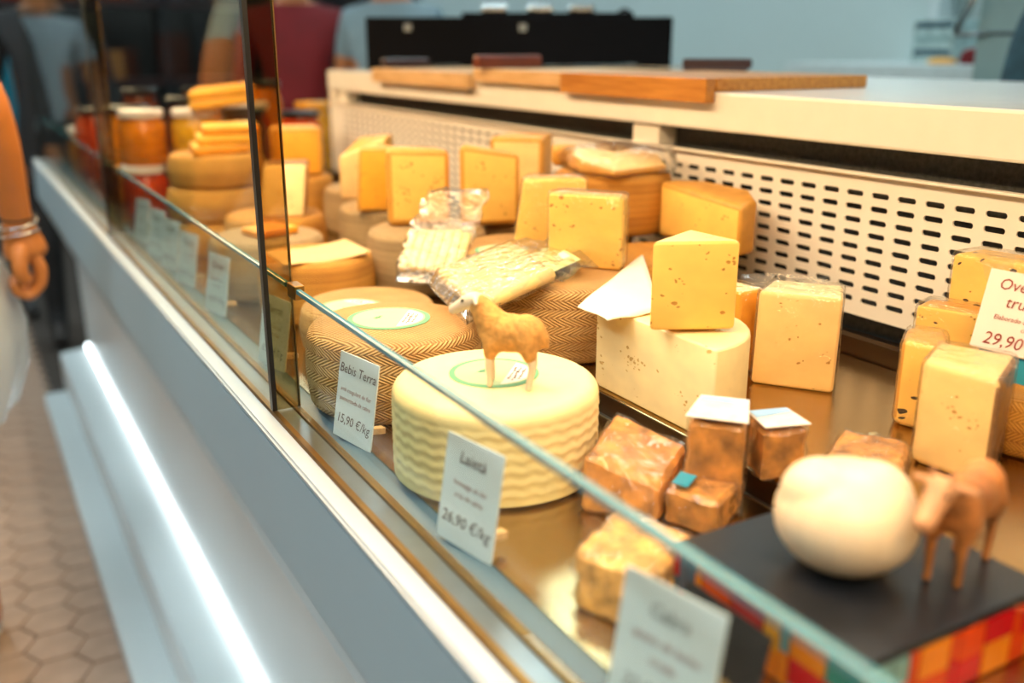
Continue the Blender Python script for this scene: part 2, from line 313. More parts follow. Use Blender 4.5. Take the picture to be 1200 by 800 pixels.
def prism_me(name, poly, z0, z1, bevel=.003, side_mats=None, top_mat=0, bot_mat=0, shift=(0, 0), taper=1.0, tilt=None, seg=3, bmat=-1):
    """upright prism over plan polygon; side_mats[i] is the slot of the side from corner i to i+1"""
    n = len(poly); cx = sum(p[0] for p in poly) / n; cy = sum(p[1] for p in poly) / n
    v = [Vector((p[0], p[1], z0)) for p in poly]
    for p in poly:
        x = cx + (p[0] - cx) * taper + shift[0]; y = cy + (p[1] - cy) * taper + shift[1]
        v.append(Vector((x, y, z1 + (tilt(x, y) if tilt else 0))))
    bm = bmesh.new(); vs = [bm.verts.new(p) for p in v]
    fb = bm.faces.new(vs[:n][::-1]); fb.material_index = bot_mat
    ft = bm.faces.new(vs[n:]); ft.material_index = top_mat
    for i in range(n):
        fc = bm.faces.new((vs[i], vs[(i + 1) % n], vs[n + (i + 1) % n], vs[n + i])); fc.material_index = side_mats[i] if side_mats else 0
    bmesh.ops.recalc_face_normals(bm, faces=bm.faces)
    if bevel:
        ed = [e for e in bm.edges if e.calc_face_angle(0) > .35]
        bmesh.ops.bevel(bm, geom=ed, offset=bevel, segments=seg, affect='EDGES', profile=.5, material=bmat)
    for fc in bm.faces: fc.smooth = True
    for e in bm.edges:
        if len(e.link_faces) == 2 and e.calc_face_angle(0) > .5: e.smooth = False
    me = bpy.data.meshes.new(name); bm.to_mesh(me); bm.free(); return me
def grow(poly, d):
    n = len(poly); cx = sum(p[0] for p in poly) / n; cy = sum(p[1] for p in poly) / n; o = []
    for p in poly:
        v = Vector((p[0] - cx, p[1] - cy)); l = v.length; v = v * ((l + d) / l); o.append((cx + v.x, cy + v.y))
    return o
def Z(z): return z + CAMH
def copy_tree(o, parent=None):
    c = o.copy(); C.objects.link(c); c.parent = parent
    for ch in list(o.children): copy_tree(ch, c)
    return c
def plate(name, c, R, up, right, m, parent, w, h, off=.0):
    """thin card centred at c with axes right/up (world)"""
    n = right.cross(up).normalized()
    v = []
    for s in (0, 1):
        for a, b in ((-1, -1), (1, -1), (1, 1), (-1, 1)): v.append(c + right * (a * w / 2) + up * (b * h / 2) + n * (off - s * .0012))
    return link(name, mesh_py(name, v, [(0, 1, 2, 3), (7, 6, 5, 4), (0, 4, 5, 1), (1, 5, 6, 2), (2, 6, 7, 3), (3, 7, 4, 0)]), m, parent)
def text_me(s, size, shear=.18):
    cu = bpy.data.curves.new('lettering', 'FONT'); cu.body = s; cu.size = size; cu.shear = shear; cu.align_x = 'CENTER'; cu.align_y = 'CENTER'; cu.resolution_u = 2
    o = bpy.data.objects.new('lettering', cu); C.objects.link(o)
    dg = bpy.context.evaluated_depsgraph_get(); me = bpy.data.meshes.new_from_object(o.evaluated_get(dg))
    bpy.data.objects.remove(o); bpy.data.curves.remove(cu); me.materials.clear(); return me
def lettering(s, size, c, right, up, m, parent, shear=.18):
    me = text_me(s, size, shear); n = right.cross(up).normalized()
    mt = Matrix((right, up, n)).transposed().to_4x4(); mt.translation = c + n * .0006
    me.transform(mt); return link('lettering', me, m, parent)

# levels (relative to the camera)
FLOOR, DL, DU, LEDGE, WT = -CAMH, -.37, -.347, -.375, -.0607
Y0, Y1 = -.9, 3.80
#@@STRUCTURE
# ------------------------------------------------------------------ hall shell
fl = link('floor', from_bm('floor', box_bm((-5, -4, -.06), (8, 10, -.006))), M['grout']); tag(fl, 'brown hexagonal tile floor of the market hall', kind='structure')
HR = .0640
def hex_me(nm):
    bm = bmesh.new(); vs = [bm.verts.new((HR * math.cos(k * PI / 3), HR * math.sin(k * PI / 3), 0)) for k in range(6)]
    f = bm.faces.new(vs); r = bmesh.ops.extrude_face_region(bm, geom=[f]); 
    for g in r['geom']:
        if isinstance(g, bmesh.types.BMVert): g.co.z += .006; g.co.x *= .985; g.co.y *= .985
    return from_bm(nm, bm)
hx = hex_me('tile'); hx.materials.append(M['floor_t'])
spots = []
for i in range(-34, 3):
    for j in range(-20, 60):
        x = .039 + i * .099; y = 2.145 + j * .115 + (.0575 if i % 2 else 0)
        if x < .16 and -.5 < y < 7 and x > -2.8: spots.append((x, y))
def infr(p):
    q = Vector((p[0], p[1], FLOOR)); w = q.dot(_f)
    if w <= .2: return 9e9
    px = 600 + F_PX * q.dot(_r) / w; py = 400 - F_PX * q.dot(_u) / w
    return w if (-70 < px < 260 and py < 860) else 50 + w
spots.sort(key=infr)
for k, (x, y) in enumerate(spots[:300]):
    o = bpy.data.objects.new('tile', hx); C.objects.link(o); o.location = (x, y, -.006 + random.uniform(-.0006, .0006)); o.parent = fl
    o.location = Vector((x, y, -.006 + random.uniform(-.0006, .0006))) - fl.location
bm = bmesh.new()
for x, y in spots[300:]:
    vs = [bm.verts.new((x + HR * math.cos(k * PI / 3), y + HR * math.sin(k * PI / 3), 0)) for k in range(6)]; bm.faces.new(vs)
tag(link('far_tiles', from_bm('far_tiles', bm), M['floor_t'], fl), kind='stuff')
def struct(name, a, b, m, label): return tag(box(name, a, b, m), label, kind='structure')
struct('wall_right', (3.3, -4, 0), (3.4, 7.2, 3.8), M['wall_b'], 'pale blue wall behind the serving area')
struct('wall_far', (-5, 9.9, 0), (8, 10, 3.8), M['wall_d'], 'dim far wall of the market hall')
struct('wall_left', (-5, -4, 0), (-4.9, 10, 3.8), M['wall_d'], 'dim side wall across the aisle')
struct('wall_back', (-5, -4.1, 0), (8, -4, 3.8), M['wall_d'], 'dim wall behind the viewer')
struct('ceiling', (-5, -4, 3.8), (8, 10, 3.9), M['ceil'], 'grey hall ceiling')
lampm = mat('cool lamp diffuser', (.78, .95, .98, 1), .5, var=0, emis=CEIL_POWER)
k = 0
for x in (-2.6, -.9, 2.3):
    for y in (-1.6, 1.2, 4.0, 7.0):
        e = empty('ceiling_light', (x, y, 3.7), 'rectangular cool white ceiling lamp above the hall', 'lamp', 'ceiling lamps')
        box('frame', (x - .34, y - .64, 3.72), (x + .34, y + .64, 3.8), M['alu'], e); box('diffuser', (x - .3, y - .6, 3.70), (x + .3, y + .6, 3.725), lampm, e)

# ------------------------------------------------------------------ the display counter
ctr = empty('display_counter', (.6, 1.5, 0), 'long white refrigerated cheese counter with sloped base and pale ledge', 'counter')
def sweep(name, prof, y0, y1, m, bev=0, closed=True, par=ctr):
    n = len(prof); v = [W(x, y0, z) for x, z in prof] + [W(x, y1, z) for x, z in prof]
    f = [(i, (i + 1) % n, n + (i + 1) % n, n + i) for i in range(n if closed else n - 1)]
    if closed: f += [tuple(range(n))[::-1], tuple(range(n, 2 * n))]
    bm = bmesh.new(); bm.from_mesh(mesh_py(name, v, f)); bmesh.ops.recalc_face_normals(bm, faces=bm.faces)
    if bev:
        ed = [e for e in bm.edges if abs((e.verts[0].co - e.verts[1].co).y) > .1 and e.calc_face_angle(0) > .3]
        bmesh.ops.bevel(bm, geom=ed, offset=bev, segments=3, affect='EDGES')
    return link(name, from_bm(name, bm), m, par)
sweep('fascia', [(.237, -.383), (.290, -.383), (.300, -.42), (.335, -.735), (.330, -.735), (.234, -.505)], Y0, Y1, M['fascia'], .003)
sweep('ledge', [(.235, LEDGE), (.2565, LEDGE), (.2565, -.383), (.235, -.383)], Y0, Y1, M['ledge'], .0025)
sweep('ledge', [(.2610, LEDGE), (.2805, LEDGE), (.2805, -.383), (.2610, -.383)], Y0, Y1, M['alu'], .001)
sweep('glass_channel', [(.2560, -.3725), (.2615, -.3725), (.2615, -.386), (.2560, -.386)], Y0, Y1, M['gold'])
sweep('glass_channel', [(.2800, -.3725), (.2870, -.3725), (.2870, -.388), (.2800, -.388)], Y0, Y1, M['gold'])
sweep('liner_strip', [(.2870, -.379), (.306, -.372), (.3065, -.41), (.2870, -.41)], Y0, Y1, M['blue_strip'])
sweep('lower_panel', [(.333, -.73), (.36, -.73), (.36, -1.1), (.336, -1.1)], Y0, Y1, M['white_lac'])
sweep('bumper', [(.235, -1.088), (.345, -1.078), (.345, -1.215), (.235, -1.215)], Y0, Y1, M['white_lac'], .006)
ledm = mat('white LED strip', (.9, .98, 1, 1), .4, var=0, emis=LED_POWER)
sweep('light_strip', [(.3265, -1.0835), (.3265, -1.066), (.3345, -1.066), (.3345, -1.0835)], Y0, Y1, ledm)
sweep('plinth', [(.163, -1.237), (.30, -1.237), (.30, FLOOR + .002), (.163, FLOOR + .002)], Y0, Y1, M['white_lac'], .004)
sweep('kick_board', [(.25, -1.2), (.30, -1.2), (.30, -1.24), (.25, -1.24)], Y0, Y1, M['fascia'])
sweep('cabinet_body', [(.36, -.42), (1.02, -.42), (1.02, -1.28), (.36, -1.28)], Y0 + .01, Y1 - .01, M['fascia'])
# stepped deck
sweep('deck', [(.306, DL), (.880, DL), (.880, DL - .03), (.306, DL - .03)], Y0, Y1, M['deck'])
stp = empty('deck_step', W(.72, 1.5, DL), 'raised brushed steel step along the back of the cheese display', 'step')
sweep('step_plate', [(.5565, DU), (.880, DU), (.880, DL), (.5565, DL)], Y0, Y1, M['deck'], .0012, par=stp)
sweep('step_riser', [(.5545, DU - .001), (.5565, DU - .001), (.5565, DL), (.5545, DL)], Y0, Y1, M['deck_dark'], par=stp)
sweep('deck_seam', [(.5505, DL + .0012), (.5540, DL + .0012), (.5540, DL), (.5505, DL)], Y0, Y1, M['alu'], par=stp)
bpn = empty('slotted_back_panel', W(.96, 1, DL), 'cream slotted ventilation panel behind the cheeses', 'panel')
sweep('back_gutter', [(.882, -.325), (.888, -.322), (.930, -.338), (.946, -.338), (.946, DL), (.882, DL)], Y0, 2.66, M['deck_dark'], par=bpn)
# perforated back panel with real slots
def perforated(y0, y1, x, z0, z1, th=.002):
    bm = bmesh.new(); py, pz, sl, sh = .0377, .0162, .0252, .0070
    yc0 = .8515 - round((.8515 - y0 - .035) / py) * py; nc = int((y1 - .03 - yc0) / py) + 1; nr = 9; zt = -.1695
    def quad(a, b, c, d): bm.faces.new([bm.verts.new(W(x, p[0], p[1])) for p in (a, b, c, d)])
    ya, yb = yc0 - py / 2, yc0 + (nc - .5) * py; za, zb = zt + pz / 2, zt - (nr - .5) * pz
    quad((y0, z1), (y1, z1), (y1, za), (y0, za)); quad((y0, zb), (y1, zb), (y1, z0), (y0, z0))
    quad((y0, za), (ya, za), (ya, zb), (y0, zb)); quad((yb, za), (y1, za), (y1, zb), (yb, zb))
    for i in range(nc):
        for j in range(nr):
            cy, cz = yc0 + i * py, zt - j * pz; s = []
            for k in range(12):
                t = 2 * PI * (k + .5) / 12; dx = (sl - sh) / 2 * (1 if math.cos(t) > 0 else -1)
                s.append((cy + dx + sh / 2 * math.cos(t), cz + sh / 2 * math.sin(t)))
            rect = []
            for k in range(12):
                t = 2 * PI * (k + .5) / 12; c_, s_ = math.cos(t), math.sin(t); m_ = max(abs(c_), abs(s_))
                rect.append([cy + py / 2 * c_ / m_, cz + pz / 2 * s_ / m_])
            for k, (a, b) in zip((1, 4, 7, 10), ((1, 1), (-1, 1), (-1, -1), (1, -1))): rect[k] = [cy + a * py / 2, cz + b * pz / 2]
            vi = [bm.verts.new(W(x, *p)) for p in s]; vo = [bm.verts.new(W(x, *p)) for p in rect]
            for k in range(12): bm.faces.new((vi[k], vi[(k + 1) % 12], vo[(k + 1) % 12], vo[k]))
    bmesh.ops.remove_doubles(bm, verts=bm.verts, dist=1e-5)
    r = bmesh.ops.extrude_face_region(bm, geom=list(bm.faces)); bmesh.ops.translate(bm, vec=(th, 0, 0), verts=[g for g in r['geom'] if isinstance(g, bmesh.types.BMVert)])
    return from_bm('back_panel', bm)
link('back_panel', perforated(-.6, 2.65, .946, -.319, -.1456), M['panel'], bpn)
box('panel_lip', W(.938, -.6, -.1475), W(.950, 2.65, -.1440), M['panel'], bpn, .001)
box('panel_end', W(.944, 2.65, DL), W(1.018, 2.69, -.1155), M['panel'], bpn)
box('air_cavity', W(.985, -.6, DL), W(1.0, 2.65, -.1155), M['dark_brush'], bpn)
for y in (1.237, 2.60): box('bracket', W(.948, y - .033, -.146), W(.985, y + .033, -.1155), M['panel'], bpn, .002)
wt = box('worktop', W(.94, -.6, -.114), W(1.72, 2.69, WT), M['worktop'], None, .004); tag(wt, 'thick white worktop behind the cheese display, carrying chopping boards', 'worktop')
wc = box('worktop_cabinet', W(1.025, -.6, FLOOR), W(1.70, 2.68, -.116), M['white_m'], None); tag(wc, 'white cupboard carcass under the worktop', 'cabinet')
# glazing
GT = -.2407; gl = empty('glass_guard', W(.275, 1.5, LEDGE), 'low front glass with taller far panes and polished posts', 'glass guard')
def pane(name, y0, y1, x, z0, z1, th=.0045):
    return link(name, from_bm(name, box_bm(W(x - th / 2, y0, z0), W(x + th / 2, y1, z1))), M['glass'], gl)
PY1, PY2 = .967, 2.137
for a, b in ((Y0, PY1 - .005), (PY1 + .005, PY2 - .005), (PY2 + .005, Y1 - .02)):
    pane('low_glass_pane', a, b, .2838, LEDGE + .003, GT); box('glass_top_edge', W(.2811, a, GT), W(.2865, b, GT + .0055), M['glass_edge'], gl, .001)
for y in (PY1 - .022, PY2 - .022): box('glass_clip', W(.279, y - .012, GT - .006), W(.290, y + .012, GT + .009), M['gold'], gl, .001)
for a, b in ((PY1 + .006, PY2 - .006), (PY2 + .007, Y1 - .03)): pane('tall_glass_pane', a, b, .2590, LEDGE + .003, .332)
for y in (PY1, PY2):
    box('post', W(.2612, y - .003, LEDGE + .003), W(.2860, y + .004, .332), M['post_glass'], gl)
    box('post_trim', W(.2861, y - .003, LEDGE + .003), W(.2872, y + .004, .332), M['gold'], gl)
    box('post_seal', W(.2562, y - .004, LEDGE + .003), W(.2612, y + .005, .332), M['blk'], gl)
# lamp canopy carried by the posts (above the frame)
can = empty('display_lamp', W(.42, 1.5, .34), 'long warm strip lamp housing above the glass of the counter', 'lamp')
box('housing', W(.26, -.6, .345), W(.66, 3.7, .40), M['alu'], can, .01)
casem = mat('warm lamp tube', (1, .70, .37, 1), .4, var=0, emis=CASE_POWER)
box('diffuser', W(.275, -.55, .334), W(.435, 3.65, .345), casem, can)
# ------------------------------------------------------------------ cheese wheels
def ball_label(parent, c, R, ang, z):
    """round printed label lying on a wheel: green ring, pale field, white half with a few lines of dark print"""
    ca, sa = math.cos(ang), math.sin(ang)
    def pt(u, v, dz): return Vector((c[0] + u * ca - v * sa, c[1] + u * sa + v * ca, z + dz))
    def disc(r, dz, a0=0, a1=2 * PI, n=40): return [pt(r * math.cos(a0 + (a1 - a0) * k / n), r * math.sin(a0 + (a1 - a0) * k / n), dz) for k in range(n + (0 if a1 - a0 > 6.2 else 1))]
    v = disc(R, .0008); n = len(v); v += [pt((p - Vector((c[0], c[1], 0))).dot(Vector((ca, sa, 0))), (p - Vector((c[0], c[1], 0))).dot(Vector((-sa, ca, 0))), 0.0001) for p in v]
    lab = link('label', mesh_py('label', v, [tuple(range(n))] + [(k, n + k, n + (k + 1) % n, (k + 1) % n) for k in range(n)]), M['green'], parent); lab['label'] = 'round green and white paper label'
    def sub(nm, pts, m): return link(nm, mesh_py(nm, pts, [tuple(range(len(pts)))]), m, lab)
    sub('label_field', disc(R * .87, .0010), M['green_pale']); sub('label_panel', disc(R * .82, .0012, -1.15, 1.15), M['label_w'])
    rnd = random.Random(3)
    for i, (u, l) in enumerate(((.40, .8), (.50, .95), (.62, .7))):
        bm = bmesh.new(); x = -l * R * .5
        while x < l * R * .5:
            w = rnd.uniform(.05, .13) * R; h = rnd.uniform(.03, .05) * R
            a = [pt(u * R + rnd.uniform(-.02, .02) * R + (h if q in (1, 2) else 0), x + (w if q in (2, 3) else 0), .0014) for q in range(4)]
            bm.faces.new([bm.verts.new(p) for p in a]); x += w + .03 * R
        link('label_print', from_bm('label_print', bm), M['ink'], lab)
    bm = bmesh.new()
    for k in range(7):
        u, w_ = -.25 * R + rnd.uniform(-.06, .06) * R, rnd.uniform(-.1, .1) * R
        bm.faces.new([bm.verts.new(pt(u + .06 * R * math.cos(q * 1.257 + k), w_ + .035 * R * math.sin(q * 1.257 + k), .0014 + k * .00002)) for q in range(5)])
    link('label_emblem', from_bm('label_emblem', bm), M['green'], lab)
def wheel_prof(R, H, b=.012):
    p = [(0, 0)] + [(R - b + b * math.sin(t), b - b * math.cos(t)) for t in [k * PI / 10 for k in range(6)]]
    m = 6
    p += [(R + .0025 * math.sin(PI * q / m), b + (H - 2 * b) * q / m) for q in range(1, m)]
    return p + [(R - b + b * math.cos(t), H - b + b * math.sin(t)) for t in [k * PI / 10 for k in range(6)]] + [(0, H)]
def wheel(cx, cy, z, R, H, m, label, group=None, lab=None, part=True):
    base = W(cx, cy, z)
    if lab:
        e = empty('whole_cheese', base, label, 'cheese', group)
        link('rind', lathe_me('rind', wheel_prof(R, H), 64), m, e, local=True)
        ball_label(e, (cx + lab[0], cy + lab[1]), lab[2], lab[3], Z(z) + H); return e
    o = link('whole_cheese', lathe_me('whole_cheese', wheel_prof(R, H), 64), m, None, base, local=True)
    return tag(o, label, 'cheese', group)
GW = 'whole cheese wheels in the display'
# the ivory wheel with pressed wavy ridges
e = empty('whole_cheese', W(.393, .718, DL), 'ivory white cheese wheel with wavy ridged side, carrying the toy sheep', 'cheese', GW)
RW, HW = .0935, .087
prof = [(0, 0), (.084, 0), (RW - .004, .002)] + [(RW, .004 + (HW - .016) * k / 40) for k in range(41)] + [(RW - .012 + .012 * math.cos(t), HW - .012 + .012 * math.sin(t)) for t in (.3, .6, .9, 1.25, 1.57)] + [(.05, HW), (0, HW)]
def ridg(r, z, t):
    if r < RW - .006: return r
    ph = z / .0108 + .13 * math.sin(t * 30) + .05 * math.sin(t * 47 + z * 300)
    s = math.sin(2 * PI * ph); return r - .0005 + .00055 * s * (1 if .008 < z < HW - .014 else .2)
link('rind', lathe_me('rind', prof, 240, rfun=ridg), M['white_rind'], e, local=True)
ball_label(e, (.397, .728), .041, -.75, Z(DL) + HW)
wheel(.386, .934, DL, .093, .087, M['weave'], 'tan herringbone cheese wheel with green label, behind the ivory wheel', GW, (.0, .012, .045, -.62))
wheel(.432, 1.128, DL, .085, .060, M['weave'], 'low tan cheese wheel with torn label beside the near glass post', GW, (-.03, -.02, .04, .4))
wheel(.429, 1.318, DL, .081, .088, M['weave_gold'], 'golden brown cheese wheel with a loose paper sheet on top', GW)
wheel(.406, 1.487, DL, .088, .090, M['weave_grey'], 'grey brown cheese wheel behind the price tags, orange slice on top', GW)
wheel(.612, .948, DU, .090, .088, M['weave'], 'tan herringbone cheese wheel under the lying pack of cheese sticks', GW)
wheel(.660, 1.134, DU, .084, .088, M['weave'], 'tan cheese wheel with label under the wrapped wedge', GW, (-.045, -.03, .036, -.4))
wheel(.602, 1.312, DU, .089, .088, M['weave_grey'], 'grey banded cheese wheel under the large golden wedge', GW)
wheel(.644, 1.552, DU, .088, .088, M['weave_grey'], 'grey cheese wheel under the narrow golden wedge', GW)
wheel(.760, 1.335, DU, .066, .088, M['weave_grey'], 'small brown cheese wheel under the wedge near the back panel', GW)
wheel(.790, .985, DU, .086, .088, M['weave_gold'], 'golden cheese wheel under the half wheel at the back panel', GW)
wheel(.805, 1.180, DU, .065, .088, M['weave_gold'], 'golden cheese wheel at the back panel, lower of a stack of two', GW)
wheel(.838, 1.168, DU + .0885, .086, .086, M['weave_gold'], 'golden banded cheese wheel, top of the stack under the bagged cheese', GW)
wheel(.470, 1.655, DL, .085, .095, M['weave_gold'], 'brown cheese wheel under the leaning wedge beyond the glass post', GW)
wheel(.700, 1.790, DU, .088, .088, M['weave_grey'], 'tan cheese wheel under the pink labelled wedge', GW)
wheel(.420, 1.860, DL, .090, .060, M['weave_gold'], 'flat brown cheese wheel at the base of the far stack', GW)
wheel(.420, 1.860, DL + .0605, .088, .062, M['weave_gold'], 'brown cheese wheel in the middle of the far stack', GW)
wheel(.425, 1.860, DL + .123, .086, .060, M['weave_gold'], 'amber cheese wheel on top of the far stack under yellow slices', GW)
wheel(.590, 1.945, DU, .085, .100, M['weave_gold'], 'brown cheese wheel under the upright golden block', GW)

# ------------------------------------------------------------------ cut cheeses
GC = 'cut cheese pieces in the display'
def piece(name, poly, z0, h, mats, label, side=None, top=1, bot=1, bev=.004, shift=(0, 0), taper=1.0, film=None, tilt=None, cat='cheese', group=GC, bmat=-1):
    z0, z1 = Z(z0), Z(z0 + h); cx = sum(p[0] for p in poly) / len(poly); cy = sum(p[1] for p in poly) / len(poly)
    e = empty(name, (cx, cy, z0), label, cat, group)
    me = prism_me('paste', poly, z0, z1, bev, side, top, bot, shift, taper, tilt, bmat=bmat)
    for m in mats: me.materials.append(m)
    link('paste', me, None, e)
    if film:
        f = prism_me('plastic_wrap', grow(poly, .0025), z0 + .0006, z1 + .003, bev + .001, None, 0, 0, shift, taper, tilt)
        bm = bmesh.new(); bm.from_mesh(f); bmesh.ops.subdivide_edges(bm, edges=bm.edges, cuts=3, use_grid_fill=True); r_ = random.Random(label)
        for v in bm.verts: v.co += Vector((r_.uniform(-1, 1), r_.uniform(-1, 1), r_.uniform(0, 1))) * .0007
        bm.to_mesh(f); bm.free()
        link('plastic_wrap', f, film, e)['label'] = 'crinkled clear plastic film'
    return e
def quad_face(bl, br, z, depth, back=1.0):
    """plan of a block whose front face runs from pixel bl to br on level z, with the given depth away from the viewer"""
    a, b = at(*bl, z), at(*br, z); d = Vector((b.x - a.x, b.y - a.y)); n = Vector((-d.y, d.x)).normalized()
    if n.dot(Vector((a.x, a.y))) < 0: n = -n
    m = (Vector((a.x, a.y)) + Vector((b.x, b.y))) / 2
    A, B = Vector((a.x, a.y)), Vector((b.x, b.y))
    return [tuple(A), tuple(B), tuple(m + (B - m) * back + n * depth), tuple(m + (A - m) * back + n * depth)]
T = DU + .0885
# big half wheel on the step, cut face towards the customer
def half_poly(cx, cy, R, a0, a1, n=20): return [(cx + R * math.cos(a0 + (a1 - a0) * k / n), cy + R * math.sin(a0 + (a1 - a0) * k / n)) for k in range(n + 1)]
hp = half_poly(.562, .712, .094, -PI / 2, PI / 2)
piece('half_cheese', hp, DU, .090, [M['paste2'], M['white_rind']], 'large ivory half wheel with flat cut face, below the triangular wedge', [1] * 20 + [0])
HT = DU + .0902
# triangular wedge standing on it
HT = HT + .0035; a, b = at(760, 388, HT), at(862, 386, HT); top = hgt(a, 283) - HT
bk = Vector(((a.x + b.x) / 2 + .035, (a.y + b.y) / 2 + .052))
piece('cheese_wedge', [(a.x, a.y), (b.x, b.y), (bk.x, bk.y)], HT, top, [M['paste'], M['paste4']], 'yellow triangular cheese wedge standing on the large ivory half wheel', [0, 0, 0], bev=.004)
# cream paper lying across the half wheel and the wheel behind it, free corner curling down
v, f = [], []; N_ = 10; zp = -.2555
qa, qb, qc, qd = at(677, 358, zp), at(753, 299, zp), at(775, 365, zp), at(712, 376, zp)
for i in range(N_ + 1):
    for j in range(N_ + 1):
        a_, b_ = i / N_, j / N_; p = (qd * (1 - a_) + qc * a_) * (1 - b_) + (qa * (1 - a_) + qb * a_) * b_
        v.append(W(p.x, p.y, zp + .0008 * math.sin(i * .9 + j * .7) - .006 * max(0, (1 - a_) - .75) * 4 * max(0, b_ - .6)))
for i in range(N_):
    for j in range(N_): a_ = i * (N_ + 1) + j; f.append((a_, a_ + N_ + 1, a_ + N_ + 2, a_ + 1))
o = link('wrapping_paper', mesh_py('wrapping_paper', v, f, True), M['paper']); tag(o, 'cream sheet of paper lying on the large ivory half wheel', 'paper')
md = o.modifiers.new('thick', 'SOLIDIFY'); md.thickness = .0012; md.offset = 1
# wrapped square-cut piece
P = quad_face((879, 449), (976, 462), DU, .062, .86); h = hgt(Vector(P[1] + (0,)), 352) - DU
piece('cheese_wedge', P, DU, h, [M['paste4'], M['paste2']], 'pale cheese block in clear film standing by the back panel', [0, 0, 0, 0], film=M['film'], shift=(.006, .004), bev=.005)
P = quad_face((862, 440), (890, 432), DU, .05); piece('cheese_wedge', P, DU, .094, [M['paste3'], M['paste2']], 'amber wrapped cheese block between the half wheel and the pale wrapped block', film=M['film'], bev=.005)
# half wheel at the back panel on the golden wheel
a, b = at(770, 276, T), at(866, 302, T); h1, h2 = hgt(a, 212) - T, hgt(b, 236) - T
piece('half_cheese', [(a.x, a.y), (b.x, b.y), (b.x + .035, b.y + .01), (b.x + .062, b.y + .055), (a.x + .062, a.y - .03), (a.x + .03, a.y)], T, h1, [M['paste'], M['rind']], 'yellow half wheel with brown rind edge leaning near the slotted panel', [0, 1, 1, 1, 1, 1], tilt=lambda x, y: -.012 * max(0, (b.y + .06 - y) / .06) ** 2 if y < b.y + .06 else 0, bmat=1, bev=.007)
# wedges in the middle
a, b = at(641, 310, T), at(728, 318, T); h = hgt(a, 226) - T
piece('cheese_wedge', quad_face((641, 310), (728, 318), T, .034, .9), T, h, [M['paste'], M['rind']], 'yellow cheese block in crinkled film in the middle of the display', film=M['film'], bev=.005)
a = at(601, 291, T); h = hgt(a, 210) - T
piece('cheese_wedge', quad_face((601, 291), (688, 290), T, .045, .8), T, h, [M['paste'], M['rind']], 'yellow wedge with slanting side behind the filmed yellow block', film=M['film'], bev=.006, taper=.86, shift=(.008, 0))
a = at(539, 265, T); h = hgt(a, 170) - T
piece('cheese_wedge', quad_face((539, 265), (610, 263), T, .042, .8), T, h, [M['paste'], M['rind']], 'golden wedge with sloping top between the zip bag and the pale tall wedge', [0, 1, 0, 1], bmat=1, bev=.008, tilt=lambda x, y: -.022 * max(0, (x - .69) / .07))
a = at(455, 266, T); h = hgt(a, 174) - T
piece('cheese_wedge', quad_face((454, 266), (530, 263), T, .05, .8), T, h, [M['paste'], M['rind']], 'large golden wedge with small holes standing on the grey banded wheel', [0, 1, 0, 0], bmat=1, bev=.010, tilt=lambda x, y: -.006 * max(0, (x - .62) / .04))
a = at(418, 248, T); h = hgt(a, 174) - T
piece('cheese_wedge', quad_face((418, 248), (462, 247), T, .05, .9), T, h, [M['paste3'], M['rind']], 'narrow smooth golden wedge left of the large golden wedge', [0, 1, 0, 0], bmat=1, bev=.005, taper=.92, shift=(.006, 0))
P = quad_face((398, 233), (455, 236), T, .06, .7); a = Vector(P[0] + (0,)); h = hgt(Vector(P[1] + (0,)), 160) - T
piece('cheese_wedge', P, T, h, [M['paste4'], M['rind']], 'pale pink labelled wedge with sloping side by the far panel end', [0, 1, 0, 1], bev=.006, tilt=lambda x, y: -.055 * max(0, min(1, (P[1][0] - x) / .09)))
# tall pale wedge behind, and the small rind piece on the stack
a = at(597, 240, T); 
P = [(.735, 1.36), (.80, 1.30), (.86, 1.37), (.80, 1.42)]; h = hgt(Vector((.76, 1.345, 0)), 160) - T
piece('cheese_wedge', P, T, h, [M['paste4'], M['rind']], 'tall pale wedge standing behind the slanting wedge near the panel', [0, 1, 1, 0], bmat=1, bev=.008)
P = [(.775, 1.235), (.82, 1.225), (.835, 1.245), (.79, 1.262)]
piece('cheese_wedge', P, T + .087, .022, [M['rind'], M['rind']], 'small amber rind slice lying on the golden stack', bev=.008, tilt=lambda x, y: .006 * (y - 1.2) / .03)
# far pieces
piece('cheese_wedge', [(.430, 1.60), (.50, 1.58), (.53, 1.66), (.46, 1.69)], DL + .0955, .085, [M['paste4'], M['rind_dk']], 'pale leaning wedge with brown rind side beyond the glass post', [0, 1, 1, 0], bev=.006, shift=(.016, .02))
piece('cheese_block', [(.545, 1.905), (.640, 1.88), (.655, 1.96), (.565, 1.985)], DU + .1005, .095, [M['paste3'], M['rind']], 'upright square golden block seen just right of the glass post', [0, 1, 1, 0], bmat=1, bev=.008)
piece('cheese_block', [(.515, 2.06), (.565, 2.055), (.57, 2.11), (.52, 2.12)], DL, .22, [M['paste3'], M['paste4']], 'tall narrow yellow block beside the glass post', bev=.01)
piece('cheese_slice', [(.385, 1.44), (.455, 1.47), (.43, 1.53), (.37, 1.50)], DL + .0905, .012, [M['orange'], M['orange']], 'orange cheese slice on the grey brown wheel', bev=.004)
for k in range(3):
    q = .012 * k
    piece('cheese_slice', [(.370 + q, 1.79 + q), (.475 + q, 1.81), (.50, 1.91 + q), (.39 + q, 1.92)], DL + .1835 + .0165 * k, .0155, [M['paste3'] if k % 2 else M['orange'], M['paste3']], ['lowest', 'middle', 'top'][k] + ' yellow slice of the pile on the far amber wheel', bev=.004, group='yellow slices on the far stack', tilt=None)
